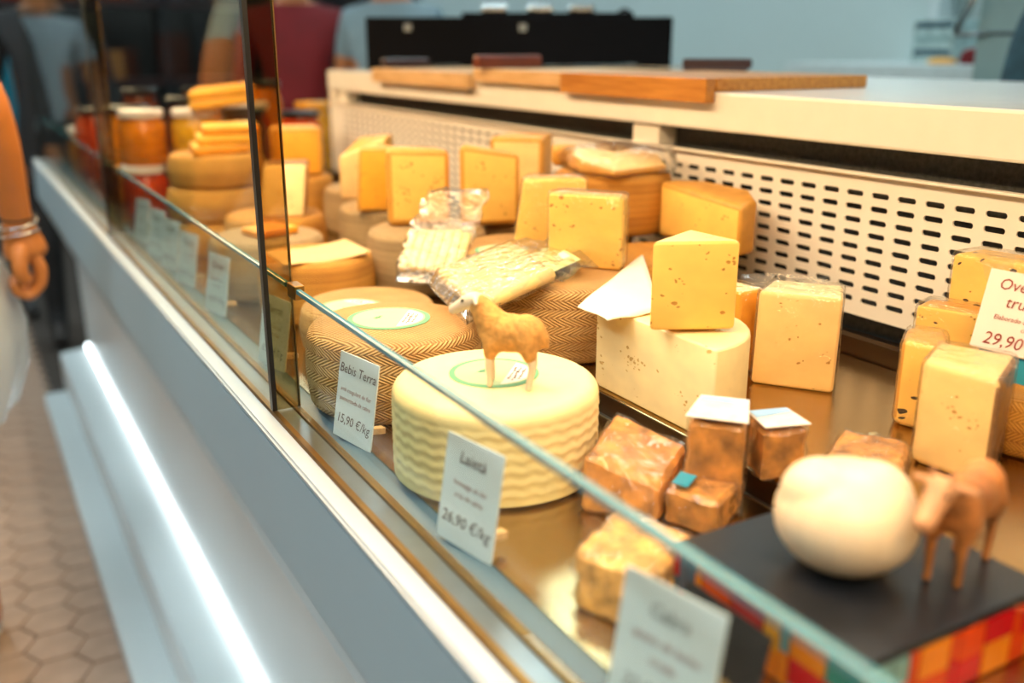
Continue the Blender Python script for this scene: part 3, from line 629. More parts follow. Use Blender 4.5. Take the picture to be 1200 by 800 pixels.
# ------------------------------------------------------------------ loose paper, sticks, bags
v, f = [], []
for i in range(13):
    for j in range(13):
        x = .365 + .125 * i / 12; y = 1.255 + .105 * j / 12; d = math.hypot(x - .425, y - 1.30)
        z = DL + .0892 + max(0, (x - .455)) * .22 + .001 * math.sin(i * .9)
        v.append(W(x, y, z))
for i in range(12):
    for j in range(12): a_ = i * 13 + j; f.append((a_, a_ + 13, a_ + 14, a_ + 1))
o = link('paper_sheet', mesh_py('paper_sheet', v, f, True), M['kraft']); tag(o, 'curled tan paper sheet on the golden brown wheel', 'paper'); o.modifiers.new('thick', 'SOLIDIFY').thickness = .0012
def stick_pack(name, label, corner, ux, uy, n, L_, wdt, hgt_, tail, bagm, rows=2):
    """flat clear bag with parallel cheese sticks; ux runs along the sticks, uy across"""
    ux, uy = Vector(ux).normalized(), Vector(uy).normalized(); uz = ux.cross(uy).normalized()
    if uz.z < 0: uz = -uz
    c = Vector(corner); e = empty(name, c, label, 'cheese', None)
    for row in range(rows):
        for k in range(n):
            off = uy * (wdt * (k + .5) / n) + uz * (hgt_ * ((.28 + .44 * row) if rows > 1 else .5)); r = min(wdt / n, hgt_ / rows) * .50; l0 = random.uniform(0, .006)
            a_ = c + off + ux * (.006 + l0); b_ = c + off + ux * (L_ - random.uniform(0, .01))
            link('cheese_stick', tube_me('cheese_stick', [a_, a_ + (b_ - a_) * .03, a_ + (b_ - a_) * .97, b_], [r * .6, r, r, r * .6], 8), M['stick'], e)
    # bag: closed sleeve, flat sealed tail
    prof = []; S = 14; v, f = [], []
    for i in range(S + 1):
        t = i / S; x = -.008 + (L_ + tail + .008) * t
        th = hgt_ * 1.08 if x < L_ else max(.0012, hgt_ * (1 - (x - L_) / tail * 1.15)); th = max(.0012, th * (min(1, (x + .012) / .012)))
        wv = .0025 * math.sin(i * 2.1)
        ring = [(-.004, .35), (.0, .9), (.12, 1), (.35, 1.02), (.65, .98), (.88, 1), (1.0, .9), (1.03, .35), (1.0, .02), (.5, 0), (0, .02)]
        for a_, b_ in ring: v.append(c + ux * x + uy * (wdt * a_ + wv) + uz * (th * b_ + (.004 * math.sin(i * 1.7 + a_ * 8) if x > L_ else .0006 * math.sin(i * 5 + a_ * 20)) + (.0 if x < L_ else .10 * (x - L_) * .0) ))
    q = 11
    for i in range(S):
        for k in range(q): f.append((i * q + k, i * q + (k + 1) % q, (i + 1) * q + (k + 1) % q, (i + 1) * q + k))
    f.append(tuple(range(q))); f.append(tuple(S * q + k for k in range(q)))
    link('clear_bag', mesh_py('clear_bag', v, f, True), bagm, e)['label'] = 'crinkled clear plastic bag'
    return e
# pack lying flat on the tan wheel: near-left corner, sticks run to the right and away
c0 = W(.436, .846, -.270)
stick_pack('cheese_stick_pack', 'clear pack of pale cheese sticks lying flat across two tan wheels', c0, (.198, .063, .028), (.03, .155, .004), 8, .135, .150, .020, .075, M['film_bag'], 1)
e = bpy.data.objects['cheese_stick_pack']; ux = Vector((.198, .063, .028)).normalized(); uy = Vector((.03, .155, .004)).normalized()
lb = plate('label', c0 + ux * .170 + uy * .070 + Vector((0, 0, .0035)), 0, uy, ux, M['green_pale'], e, .050, .085); lb['label'] = 'pale green label in the bag'
plate('label_panel', c0 + ux * .178 + uy * .060 + Vector((0, 0, .0048)), 0, uy, ux, M['label_w'], lb, .020, .024)
stick_pack('zip_bag', 'zip bag of white cheese sticks leaning against the grey banded wheel', W(.498, 1.184, -.300), (.090, .090, .104), (.062, -.080, .004), 7, .082, .095, .013, .082, M['film_bag'], 1)
# bagged flat cheese on the top of the golden stack
zb = DU + .0885 + .0865
P = [(.785, 1.09), (.885, 1.10), (.915, 1.16), (.88, 1.235), (.795, 1.225), (.77, 1.15)]
e = piece('bagged_cheese', P, zb, .018, [M['paste4'], M['rind']], 'flat wedge of cheese in a clear bag on top of the golden stack', [1] * 6, top=0, film=None, bev=.005, tilt=lambda x, y: .012 * (y - 1.15) / .08)
v, f = [], []
Pg = grow(P, .012); n = len(Pg)
for zz, gg in ((.0004, .012), (.014, .016), (.034, .006), (.037, -.03)):
    for q in grow(P, gg): v.append(W(q[0], q[1], zb + zz + .006 * math.sin(q[0] * 120 + q[1] * 70) * (1 if zz > .02 else 0)))
for r_ in range(3):
    for k in range(n): f.append((r_ * n + k, r_ * n + (k + 1) % n, (r_ + 1) * n + (k + 1) % n, (r_ + 1) * n + k))
f.append(tuple(range(n))[::-1]); f.append(tuple(3 * n + k for k in range(n)))
# loose tail of the bag
link('clear_bag', mesh_py('clear_bag', v, f, True), M['film_bag'], e)['label'] = 'crumpled clear bag'

# ------------------------------------------------------------------ brown cheese blocks in the foreground
GB = 'small brown cheese blocks in film'
def rough_block(label, poly, z0, h, m, tilt=None, sticker=None, shift=(0, 0), smat='lab_mix', taper=1.0, amp=.002, rot=None):
    z0w = Z(z0); cx = sum(p[0] for p in poly) / len(poly); cy = sum(p[1] for p in poly) / len(poly)
    e = empty('brown_cheese_block', (cx, cy, z0w), label, 'cheese', GB)
    me = prism_me('paste', poly, z0w, z0w + h, .003, None, 0, 0, shift, taper, tilt, seg=1)
    bm = bmesh.new(); bm.from_mesh(me); bmesh.ops.subdivide_edges(bm, edges=[q for q in bm.edges if q.calc_length() > .01], cuts=5, use_grid_fill=True); bmesh.ops.triangulate(bm, faces=[q for q in bm.faces if len(q.verts) > 4]); r_ = random.Random(label)
    from mathutils import noise
    for v in bm.verts:
        if v.co.z > z0w + .002: v.co += noise.noise_vector(v.co * 90) * amp + noise.noise_vector(v.co * 260) * amp * .5
    for q in bm.faces: q.smooth = True
    bm.to_mesh(me); bm.free(); link('paste', me, M[m], e)
    if rot: 
        pass
    f = me.copy(); f.materials.clear(); f.transform(Matrix.Translation((cx, cy, z0w))); nr = [v.normal.copy() for v in f.vertices]
    for v, n_ in zip(f.vertices, nr):
        if v.co.z > z0w + .002: v.co += n_ * (.0022 + .0016 * math.sin(v.co.x * 400 + v.co.z * 300))
    link('plastic_wrap', f, M['film'], e)['label'] = 'clear film'
    if sticker:
        for nm, pl, dz, mm in sticker:
            zz = lambda p: Z(z0) + h + dz + (tilt(p[0], p[1]) if tilt else 0)
            v = [Vector((p[0] + shift[0], p[1] + shift[1], zz(p))) for p in pl]; v += [p - Vector((0, 0, .0008)) for p in v]; n = len(pl)
            link('sticker', mesh_py('sticker', v, [tuple(range(n)), tuple(range(n, 2 * n))[::-1]] + [(k, n + k, n + (k + 1) % n, (k + 1) % n) for k in range(n)]), M[mm], e)['label'] = nm
    return e
def pp(z, *px): return [tuple(at(a_, b_, z).xy) for a_, b_ in px]
# leaning slab right of the ivory wheel
P = pp(DL, (680, 600), (768, 616), (800, 578), (716, 560)); rough_block('brown cheese slab leaning beside the ivory wheel', P, DL, .034, 'crust', tilt=lambda x, y: .010 * (y - .58) / .03, shift=(.010, .010))
P = quad_face((800, 596), (866, 606), DL, .05, .8); hh = hgt(Vector(P[0] + (0,)), 494) - DL
rough_block('tall brown cheese block with white sticker on top below the half wheel', P, DL, hh, 'crust', sticker=[('white and blue sticker', grow(P, .003), .006, 'lab_mix'), ('blue edge', [P[2], P[3], tuple((Vector(P[3]) * .75 + Vector(P[0]) * .25)), tuple((Vector(P[2]) * .75 + Vector(P[1]) * .25))], .0066, 'lab_blue')], tilt=lambda x, y: .0)
P = quad_face((893, 565), (942, 560), DU, .036, .9); hh = hgt(Vector(P[0] + (0,)), 508) - DU
rough_block('brown cheese block with pale blue sticker behind the white ball', P, DU, hh, 'crust', sticker=[('white sticker', grow(P, .002), .006, 'lab_mix'), ('pale blue edge', [P[2], P[3], tuple((Vector(P[3]) * .55 + Vector(P[0]) * .45)), tuple((Vector(P[2]) * .75 + Vector(P[1]) * .25))], .0066, 'lab_blue')])
P = pp(DU, (960, 570), (1050, 590), (1062, 545), (985, 530)); rough_block('orange brown cheese block lying between white ball and yellow wedge', P, DU, .022, 'crust')
P = pp(DL, (778, 612), (838, 632), (866, 600), (800, 582)); rough_block('small brown cheese piece with green sticker beside the black slate', P, DL, .03, 'crust', sticker=[('green sticker', [tuple((Vector(P[0]) * (1 - a_) + Vector(P[1]) * a_) * (1 - b_) + (Vector(P[3]) * (1 - a_) + Vector(P[2]) * a_) * b_) for a_, b_ in ((.1, .05), (.4, .05), (.4, .5), (.1, .5))], .006, 'teal')])
P = pp(DL, (672, 712), (752, 748), (812, 690), (722, 652)); rough_block('crumbly light brown cheese block nearest the glass', P, DL, .036, 'crust_lt', amp=.004, shift=(.008, .01))

# ------------------------------------------------------------------ cheeses at the right
a = at(1066, 541, DU); b = at(1154, 573, DU); h = hgt(a, 424) - DU
piece('cheese_wedge', [(a.x, a.y), (b.x, b.y), (b.x + .075, b.y + .035), (a.x + .06, a.y + .03)], DU, h, [M['paste4'], M['rind_dk']], 'large smooth yellow wedge with brown rind behind the toy cow', [0, 1, 1, 0], top=0, bev=.007, film=M['film'], shift=(.006, .004))
a = at(1045, 497, DU); b = at(1100, 512, DU); h = hgt(a, 398) - DU
piece('cheese_wedge', [(a.x, a.y), (b.x, b.y), (b.x + .05, b.y + .04), (a.x + .045, a.y + .03)], DU, h, [M['paste_tr'], M['rind']], 'specked yellow wedge in film left of the large smooth wedge', [0, 1, 1, 1], bev=.007, film=M['film'])
piece('cheese_wedge', [(.815, .610), (.835, .552), (.873, .562), (.853, .622)], DU, .100, [M['paste_tr'], M['rind']], 'small specked wedge close to the slotted panel', bev=.004, film=M['film'])
wheel(.822, .478, DU, .058, .055, M['weave_gold'], 'low wheel supporting the truffle cheese at the right', GW)
zc = DU + .0555; a = at(1102, 398, zc); h = hgt(a, 296) - zc
b = Vector((a.x + .012, a.y - .10, 0))
piece('cheese_wedge', [(a.x, a.y), (b.x, b.y), (b.x + .05, b.y + .01), (a.x + .05, a.y + .0)], zc, h, [M['paste_tr'], M['rind']], 'truffle specked cheese piece in film behind the 29,90 price card', [0, 0, 0, 0], top=0, bev=.006, film=M['film'])
piece('cheese_wedge', [(.80, .385), (.83, .34), (.88, .36), (.85, .41)], DU, .085, [M['paste4'], M['rind']], 'yellow wedge at the right edge beside the large smooth wedge', [0, 1, 1, 1], bev=.006)

def flap(owner_label, pts):
    e = next(o_ for o_ in bpy.data.objects if o_.get('label') == owner_label); a_, b_, c_, d_ = [W(*p) for p in pts]; v, f = [], []
    for i_ in range(7):
        for j_ in range(7):
            p = (a_ * (1 - i_ / 6) + b_ * (i_ / 6)) * (1 - j_ / 6) + (d_ * (1 - i_ / 6) + c_ * (i_ / 6)) * (j_ / 6); v.append(p + Vector((.002 * math.sin(i_ * 2.1 + j_), .002 * math.cos(j_ * 1.9 + i_), .0015 * math.sin(i_ + 2 * j_))))
    for i_ in range(6):
        for j_ in range(6): q_ = i_ * 7 + j_; f.append((q_, q_ + 7, q_ + 8, q_ + 1))
    link('film_flap', mesh_py('film_flap', v, f, True), M['film_bag'], e)['label'] = 'loose edge of clear film'
p_ = at(884, 345, -.250); flap('pale cheese block in clear film standing by the back panel', [(.700, .735, -.2455), (.765, .680, -.2455), (.775, .690, -.228), (.712, .752, -.232)])
flap('truffle specked cheese piece in film behind the 29,90 price card', [(.866, .545, -.245), (.870, .548, -.190), (.862, .590, -.188), (.866, .562, -.235)])
# ------------------------------------------------------------------ price cards
def price_card(label, cy, x0=.2985, w=.068, hh=.086, zb=-.373, lean=.17, yaw=.20, lines=(), cm='card', teal=True):
    up = Vector((math.sin(lean), 0, math.cos(lean))); right = Vector((0, -1, 0))
    rt = Matrix.Rotation(yaw, 3, 'Z'); up, right = rt @ up, rt @ right
    base = W(x0, cy, zb); e = empty('price_card', base, label, 'price card', 'price cards along the glass')
    c = base + up * (hh / 2)
    plate('card', c, 0, up, right, M[cm], e, w, hh)
    for s, size, fy, mm in lines: lettering(s, size, c + up * (fy * hh), right, up, M[mm], e)
    n = right.cross(up)
    bk = -n
    # clear holder with a stub peg and a teal foot
    def bx(nm, lo, hi, mm):
        v = [base + right * (hi[0] if i & 1 else lo[0]) + bk * (hi[1] if i & 2 else lo[1]) + up * (hi[2] if i & 4 else lo[2]) for i in range(8)]
        return link(nm, mesh_py(nm, v, [(0, 1, 3, 2), (4, 6, 7, 5), (0, 4, 5, 1), (2, 3, 7, 6), (0, 2, 6, 4), (1, 5, 7, 3)]), mm, e)
    bx('peg', (.28 * w, .001, .016), (.40 * w, .020, .022), M['wood_l']); bx('holder', (-.4 * w, .0014, .0), (.4 * w, .004, .018), M['teal'])
    return e
L4 = lambda a_, b_, c_, d_: ((a_, .0135, .32, 'ink'), (b_, .0062, .08, 'ink_red'), (c_, .0062, -.03, 'ink_red'), (d_, .0135, -.27, 'ink'))
price_card('white price card in front of the ivory wheel', .600, lines=L4('Laietà', 'formatge de llet', 'crua de cabra', '26,90 €/kg'))
price_card('white price card reading Bebis Terra', .842, lines=L4('Bebis Terra', 'amb coagulant de flor', 'pasteurizada de cabra', '15,90 €/kg'))
price_card('blurred white price card nearest the viewer', .362, w=.072, lines=((('Cabra'), .012, .30, 'ink_grey'), ('queso de leche', .008, .1, 'ink_red'), ('cruda', .008, -.04, 'ink_red'), ('22,90 €/kg', .012, -.26, 'ink_grey')))
price_card('white price card seen through the near glass post', 1.115, lines=L4('Serrat', 'amb llet crua', 'pasteurizada', '0,90 €/kg'))
for k, (y, nm) in enumerate(((1.40, 'fifth from the viewer, in front of the grey brown wheel'), (1.60, 'sixth from the viewer, before the far stack'), (1.74, 'seventh from the viewer, behind the tall glass'), (1.87, 'between the seventh card and the far post'), (2.02, 'closest to the far glass post'))):
    price_card('small white price card ' + nm, y, lines=L4('Queso', 'de leche cruda', 'de oveja', '18,90 €/kg'))
# card of the truffle cheese, standing on the wedges at the right
cy = Vector((.80, .455)); up = Vector((.10, .12, .985)).normalized(); n0 = Vector((-.86, -.51, 0)).normalized()
q0, q1 = at(1136, 404, -.268), at(1200, 420, -.268); 
right = Vector((q1.x - q0.x, q1.y - q0.y, 0)).normalized(); up = (Vector((0, 0, 1)) + Vector((-right.y, right.x, 0)) * .28).normalized()
c = W(q0.x, q0.y, -.268) + right * .046 + up * .037
e = empty('price_card', c - up * .04, 'pinkish white price card for the truffle sheep cheese at 29,90', 'price card', 'price cards along the glass')
plate('card', c, 0, up, right, M['card_w'], e, .092, .074)
for s_, size, fy, dx in (('Ovejo', .0150, .33, -.016), ('trufa', .0150, .12, -.010), ('Elaborado con leche cruda', .0062, -.08, .002), ('cruda oveja', .0062, -.18, .010), ('29,90 €/kg', .0165, -.36, .0)):
    lettering(s_, size, c + up * (fy * .074) + right * dx, right, up, M['ink_red'], e)
plate('holder', c - up * .05 - right.cross(up) * .004, 0, up, right, M['teal'], e, .075, .024)

# ------------------------------------------------------------------ slate tray with mosaic sides, ball cheese, toy cow
TX0, TX1, TY0, TY1, TZ = .388, .557, .296, .456, -.322
e = empty('slate_tray', W((TX0 + TX1) / 2, (TY0 + TY1) / 2, DL), 'black slate tray with colourful mosaic tiled sides', 'tray')
box('body', W(TX0 + .003, TY0 + .003, DL), W(TX1 - .003, TY1 - .003, TZ - .006), mat('grey mosaic grout', '#8f8a78', .7), e)
box('slate_top', W(TX0, TY0, TZ - .006), W(TX1, TY1, TZ), M['slate'], e, .001)
cols = ['#d2410e', '#c0121a', '#e07b12', '#3d5a70', '#1c7a6e', '#54606f', '#b5322e', '#6f8f8a', '#e2962a']
tm = [mat('mosaic glaze %d' % i, c_, .18, var=.12, scale=40) for i, c_ in enumerate(cols)]
rnd = random.Random(11); tz = TZ - .006
def mosaic(axis, fixed, lo, hi, sgn):
    x = lo
    while x < hi - .004:
        w_ = min(rnd.choice((.008, .014, .024, .028)), hi - x); z = tz - .001
        while z > DL + .006:
            h_ = min(rnd.choice((.018, .022, .026)), z - DL - .001)
            if axis == 'x': a_, b_ = W(x + .001, fixed, z - h_ + .001), W(x + w_ - .001, fixed + sgn * .003, z)
            else: a_, b_ = W(fixed, x + .001, z - h_ + .001), W(fixed + sgn * .003, x + w_ - .001, z)
            lo_ = Vector([min(p, q) for p, q in zip(a_, b_)]); hi_ = Vector([max(p, q) for p, q in zip(a_, b_)])
            box('mosaic_tile', lo_, hi_, rnd.choice(tm[:3] if axis == 'x' and rnd.random() < .7 else tm), e); z -= h_
        x += w_
mosaic('x', TY0 + .003, TX0, TX1, -1); mosaic('y', TX0 + .003, TY0, TY1, -1)
# black chalk card leaning on the tray side
c = W(.368, .385, DL + .02); up = Vector((.22, 0, .975)).normalized(); right = Vector((0, -1, 0))
e = empty('chalk_sign', W(.362, .385, DL), 'small black sign leaning on the mosaic tray behind the glass', 'sign'); plate('board', c, 0, up, right, M['slate'], e, .075, .042); pass
# white ball of fresh cheese with gathered knot
bcx, bcy = .462, .378
prof = []

# ------------------------------------------------------------------ skinned figures
def skin_me(name, chains, levels=2, root=0):
    """chains: lists of (point, radius); equal points are welded. returns a mesh grown by a Skin modifier"""
    idx, V, R_, E = {}, [], [], []
    for ch in chains:
        prev = None
        for p, r in ch:
            k = tuple(round(c_, 5) for c_ in p)
            if k not in idx: idx[k] = len(V); V.append(p); R_.append(r)
            i = idx[k]
            if prev is not None and prev != i: E.append((prev, i))
            prev = i
    me = bpy.data.meshes.new(name); me.from_pydata([tuple(p) for p in V], E, []); o = bpy.data.objects.new(name, me); C.objects.link(o)
    md = o.modifiers.new('skin', 'SKIN'); md.use_smooth_shade = True
    for i, sv in enumerate(me.skin_vertices[0].data):
        r = R_[i]; sv.radius = (r, r) if not isinstance(r, tuple) else r; sv.use_root = (i == root)
    o.modifiers.new('sub', 'SUBSURF').levels = levels
    dg = bpy.context.evaluated_depsgraph_get(); out = bpy.data.meshes.new_from_object(o.evaluated_get(dg)); bpy.data.objects.remove(o); bpy.data.meshes.remove(me)
    return out
def blob_me(name, blobs, voxel=.03, smooth=6):
    """blobs: (centre, (rx, ry, rz)) or (a, b, ra, rb) capsules, fused into one smooth skin"""
    bm = bmesh.new()
    for b in blobs:
        if len(b) == 2: bmesh.ops.create_uvsphere(bm, u_segments=20, v_segments=14, radius=1, matrix=Matrix.Translation(b[0]) @ Matrix.Diagonal((*b[1], 1)))
        else:
            for k in range(9):
                t = k / 8; bmesh.ops.create_uvsphere(bm, u_segments=14, v_segments=10, radius=b[2] * (1 - t) + b[3] * t, matrix=Matrix.Translation(Vector(b[0]).lerp(Vector(b[1]), t)))
    me = bpy.data.meshes.new(name); bm.to_mesh(me); bm.free(); o = bpy.data.objects.new(name, me); C.objects.link(o)
    md = o.modifiers.new('fuse', 'REMESH'); md.mode = 'VOXEL'; md.voxel_size = voxel; md.use_smooth_shade = True
    sm = o.modifiers.new('smooth', 'SMOOTH'); sm.iterations = smooth; sm.factor = .5
    dg = bpy.context.evaluated_depsgraph_get(); out = bpy.data.meshes.new_from_object(o.evaluated_get(dg)); bpy.data.objects.remove(o); bpy.data.meshes.remove(me); out.materials.clear()
    out.polygons.foreach_set('use_smooth', [True] * len(out.polygons)); return out
def join_me(name, mes):
    bm = bmesh.new()
    for m_ in mes: bm.from_mesh(m_); bpy.data.meshes.remove(m_)
    for q in bm.faces: q.smooth = True
    out = bpy.data.meshes.new(name); bm.to_mesh(out); bm.free(); out.materials.clear(); return out
def paint(me, fn, mats):
    for m_ in mats: me.materials.append(m_)
    for p in me.polygons: p.material_index = fn(p.center)
def ball_shape():
    r = .0455
    b = [(Vector((0, 0, .036)), (r, r, .0365)), (Vector((-.014, .008, .050)), (.026, .028, .0245)), (Vector((.014, -.006, .0495)), (.026, .026, .0225)), (Vector((.0, .012, .058)), (.012, .012, .012))]
    m_ = blob_me('ball_cheese', b, .0022, 3)
    for v in m_.vertices: v.co.z = max(0.0, v.co.z - .0006)
    return m_
o = link('ball_cheese', ball_shape(), M['ball'], None, W(bcx, bcy, TZ), local=True); tag(o, 'plump white ball of fresh cheese on the black slate', 'cheese')
# toy sheep on the ivory wheel: facing left in the photo
def toy(name, label, pos, rz, s, body, leg, headm, kind):
    e = empty(name, pos, label, 'figurine', None, rz)
    V = Vector
    if kind == 'sheep':
        legs = [(-.24, .10), (-.20, -.11), (.19, .10), (.23, -.10)]
        me = blob_me('body', [(V((-.17, 0, .58)), (.22, .20, .215)), (V((.0, 0, .58)), (.24, .205, .21)), (V((.17, 0, .62)), (.19, .18, .20)), ((.20, 0, .68), (.34, 0, .86), .175, .115), ((-.37, 0, .60), (-.40, 0, .46), .05, .035)] + [((x * .9, y * .9, .50), (x, y, .36), .115, .075) for x, y in legs])
        hd = blob_me('head', [(V((.40, 0, .90)), (.105, .09, .095)), ((.43, 0, .90), (.63, 0, .79), .088, .054), ((.36, .06, .94), (.32, .17, .91), .035, .022), ((.36, -.06, .94), (.32, -.17, .91), .035, .022)], .018, 4)
        eyes = (.50, .072, .91, .018)
    else:
        legs = [(-.40, .12), (-.36, -.12), (.26, .12), (.30, -.12)]
        me = blob_me('body', [(V((-.36, 0, .72)), (.22, .20, .22)), (V((-.08, 0, .68)), (.30, .23, .23)), (V((.22, 0, .72)), (.24, .20, .24)), ((.30, 0, .78), (.56, 0, .95), .18, .12), ((-.56, 0, .74), (-.58, 0, .36), .032, .03), (V((-.16, 0, .50)), (.12, .10, .10))] + [((x * .9, y * .9, .62), (x, y, .46), .135, .08) for x, y in legs])
        hd = blob_me('head', [(V((.62, 0, .98)), (.14, .115, .12)), ((.66, 0, .96), (.88, 0, .80), .11, .085), ((.56, .09, 1.02), (.52, .24, 1.0), .04, .03), ((.56, -.09, 1.02), (.52, -.24, 1.0), .04, .03), ((.60, .05, 1.08), (.63, .11, 1.18), .03, .014), ((.60, -.05, 1.08), (.63, -.11, 1.18), .03, .014)], .02, 4)
        eyes = (.74, .098, 1.0, .02)
    me.transform(Matrix.Scale(s, 4)); hd.transform(Matrix.Scale(s, 4)); me.materials.clear(); hd.materials.clear()
    link('body', me, body, e, local=True); h_ = link('head', hd, headm, e, local=True)
    for sy in (1, -1):
        bm = bmesh.new(); bmesh.ops.create_uvsphere(bm, u_segments=10, v_segments=8, radius=eyes[3] * s, matrix=Matrix.Translation(Vector((eyes[0], sy * eyes[1], eyes[2])) * s)); link('eye', from_bm('eye', bm, True), M['eye'], h_, local=True)
    for x, y in legs:
        b_ = -.03 if x < 0 else .015; t_ = .44 if kind == 'sheep' else .54
        lm = skin_me('leg', [[(V((x, y, t_)), .062), (V((x + b_, y, t_ * .52)), .045), (V((x + (.01 if x < 0 else 0), y, .07)), .034), (V((x + .015, y, .028)), .042)]], 1)
        lm.transform(Matrix.Scale(s, 4)); lm.materials.clear(); z_ = min(v.co.z for v in lm.vertices)
        for v in lm.vertices: v.co.z -= z_ if v.co.z < .1 * s else 0
        link('leg', lm, leg, e, local=True)
    return e
q = at(598, 452, DL + .0875)
toy('toy_sheep', 'small woolly toy sheep standing on the ivory cheese wheel', W(q.x, q.y, DL + .0881), math.radians(134), .082, M['fur'], M['fur_w'], M['fur_w'], 'sheep')
toy('toy_cow', 'blurred orange brown toy cow standing on the black slate', W(.519, .336, TZ), math.radians(196), .074, M['cow_or'], M['cow_or'], M['cow_pale'], 'cow')

# ------------------------------------------------------------------ on the worktop
def lip_board(name, label, x0, x1, y0, y1, ztop, zlip, m, rz=0):
    e = empty(name, W((x0 + x1) / 2, (y0 + y1) / 2, WT), label, 'board', 'chopping boards on the worktop')
    box('plate', W(.941, y0, WT + .0006), W(x1, y1, ztop), m, e, .0015); box('front_lip', W(x0, y0, zlip), W(.9395, y1, ztop), m, e, .0015)
    return e
lip_board('chopping_board', 'thick bamboo chopping board hooked over the worktop edge', .922, 1.245, 1.07, 1.448, -.0415, -.0755, M['wood_b'])
lip_board('chopping_board', 'pale maple chopping board beside the bamboo board', .924, 1.20, 1.452, 1.775, -.0415, -.066, M['wood_l'])
lip_board('chopping_board', 'pale maple chopping board at the far end of the worktop', .918, 1.20, 1.790, 2.300, -.0495, -.081, M['wood_l'])
# black case standing across the worktop
e = empty('black_case', W(1.37, 2.36, WT), 'long low black case standing on the worktop behind the knives', 'case', None, math.radians(-30))
def lbox(nm, a_, b_, m_, par, bev=0): return link(nm, from_bm(nm, box_bm(a_, b_, bev)), m_, par, local=True)
lbox('body', (-.40, -.09, .002), (.40, .09, .135), M['boxblk'], e, .003); lbox('lid_rim', (-.15, -.07, .135), (.30, .07, .147), M['boxblk'], e, .002)
for x in (-.10, .02, .13): lbox('steel_fitting', (x, -.05, .147), (x + .07, .03, .165), M['blade'], e, .006)
for x in (-.30, .0): lbox('latch', (x, -.093, .10), (x + .02, -.09, .118), M['alu'], e, .001)
link('carry_ring', tube_me('carry_ring', [(.28 + .018 * math.cos(t), -.02, .137 + .018 * math.sin(t)) for t in [PI * k / 10 for k in range(11)]], .005, 8), M['blk'], e, local=True)
def knife(label, pos, rz, bl, hm, hl=.105, ht=.020):
    e = empty('knife', pos, label, 'knife', 'knives on the worktop', rz)
    lbox('handle', (-hl, -.010, .001), (0, .010, ht), hm, e, .005)
    v = [Vector(p) for p in ((0, -.013, .004), (bl * .8, -.012, .004), (bl, .011, .004), (0, .012, .004))]; v += [p + Vector((0, 0, .002)) for p in v]
    link('blade', mesh_py('blade', v, [(0, 3, 2, 1), (4, 5, 6, 7), (0, 1, 5, 4), (1, 2, 6, 5), (2, 3, 7, 6), (3, 0, 4, 7)]), M['blade'], e, local=True); return e
knife('red brown handled knife lying on the pale boards', W(1.065, 1.752, -.0413), math.radians(10), .30, M['wood_r'], .165, .026)
knife('dark handled knife crossing the back of the bamboo board', W(1.235, 1.505, -.0410), math.radians(142), .16, M['wood_d'], .13, .020)
knife('dark handled knife just behind the other dark handle', W(1.315, 1.60, WT + .001), math.radians(146), .16, M['wood_d'], .13, .034)
knife('brown handled knife at the far end of the worktop', W(1.06, 2.28, -.049), math.radians(8), .12, M['wood_d'], .13, .022)

# ------------------------------------------------------------------ serving area behind
bc = empty('back_counter', (3.0, 2.2, 0), 'white counter along the pale blue wall', 'counter')
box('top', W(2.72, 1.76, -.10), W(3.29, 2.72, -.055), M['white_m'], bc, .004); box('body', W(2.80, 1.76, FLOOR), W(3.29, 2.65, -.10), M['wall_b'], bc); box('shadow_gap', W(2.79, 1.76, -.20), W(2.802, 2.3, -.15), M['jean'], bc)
e = empty('wall_cabinet', W(3.2, 2.1, -.054), 'white open cupboard frame standing on the back counter', 'cabinet'); box('side', W(3.17, 2.44, -.054), W(3.29, 2.475, .6), M['white_m'], e); box('side', W(3.17, 2.0, -.054), W(3.29, 2.03, .6), M['white_m'], e); box('shelf', W(3.17, 2.03, .3), W(3.29, 2.44, .33), M['white_m'], e)
e = empty('printed_box', W(3.05, 2.31, -.054), 'small teal and white printed carton on the back counter', 'box'); box('carton', W(2.99, 2.22, -.054), W(3.11, 2.39, .09), mat('grey white carton', '#9db4b4', .6, var=.35, scale=30), e, .002)
for k in range(3): box('print_band', W(2.988, 2.23, .062 - .045 * k), W(2.9905, 2.38, .082 - .045 * k), M['navy'] if k != 1 else M['teal_steel'], e)
for k, (y, c_, nm, h_) in enumerate(((2.19, 'lid_y', 'flat yellow package on the back counter', .02), (2.07, 'red', 'red cloth bundle on the back counter', .05), (1.95, 'black_c', 'dark rounded pot beside the red bundle', .06))):
    o = link(('package', 'cloth_bundle', 'pot')[k], lathe_me('thing', [(0, 0), (.04, 0), (.045, h_ * .3), (.038, h_ * .8), (.02, h_), (0, h_)], 20, rfun=lambda r, z, t: r * (1 + .12 * math.sin(3 * t))), M[c_], None, W(2.90, y, -.054), local=True); tag(o, nm, ('package', 'cloth', 'pot')[k])
e = empty('steel_cabinet', (2.62, 1.2, 0), 'tall teal grey cabinet with a slanted silver door handle', 'cabinet')
box('body', W(2.35, .75, FLOOR + .002), W(2.90, 1.68, .75), M['teal_steel'], e, .004)
box('door', W(2.335, .76, FLOOR + .1), W(2.349, 1.67, .70), M['teal_steel'], e, .003); box('seam', W(2.3335, .77, .028), W(2.3355, 1.67, .036), M['jean'], e)
link('handle', tube_me('handle', [W(2.30, 1.71, .035), W(2.30, 1.67, .11), W(2.30, 1.63, .2)], .008, 10), M['silver'], e); link('handle_bracket', tube_me('handle_bracket', [W(2.335, 1.64, .03), W(2.30, 1.71, .03)], .006, 8), M['alu'], e)

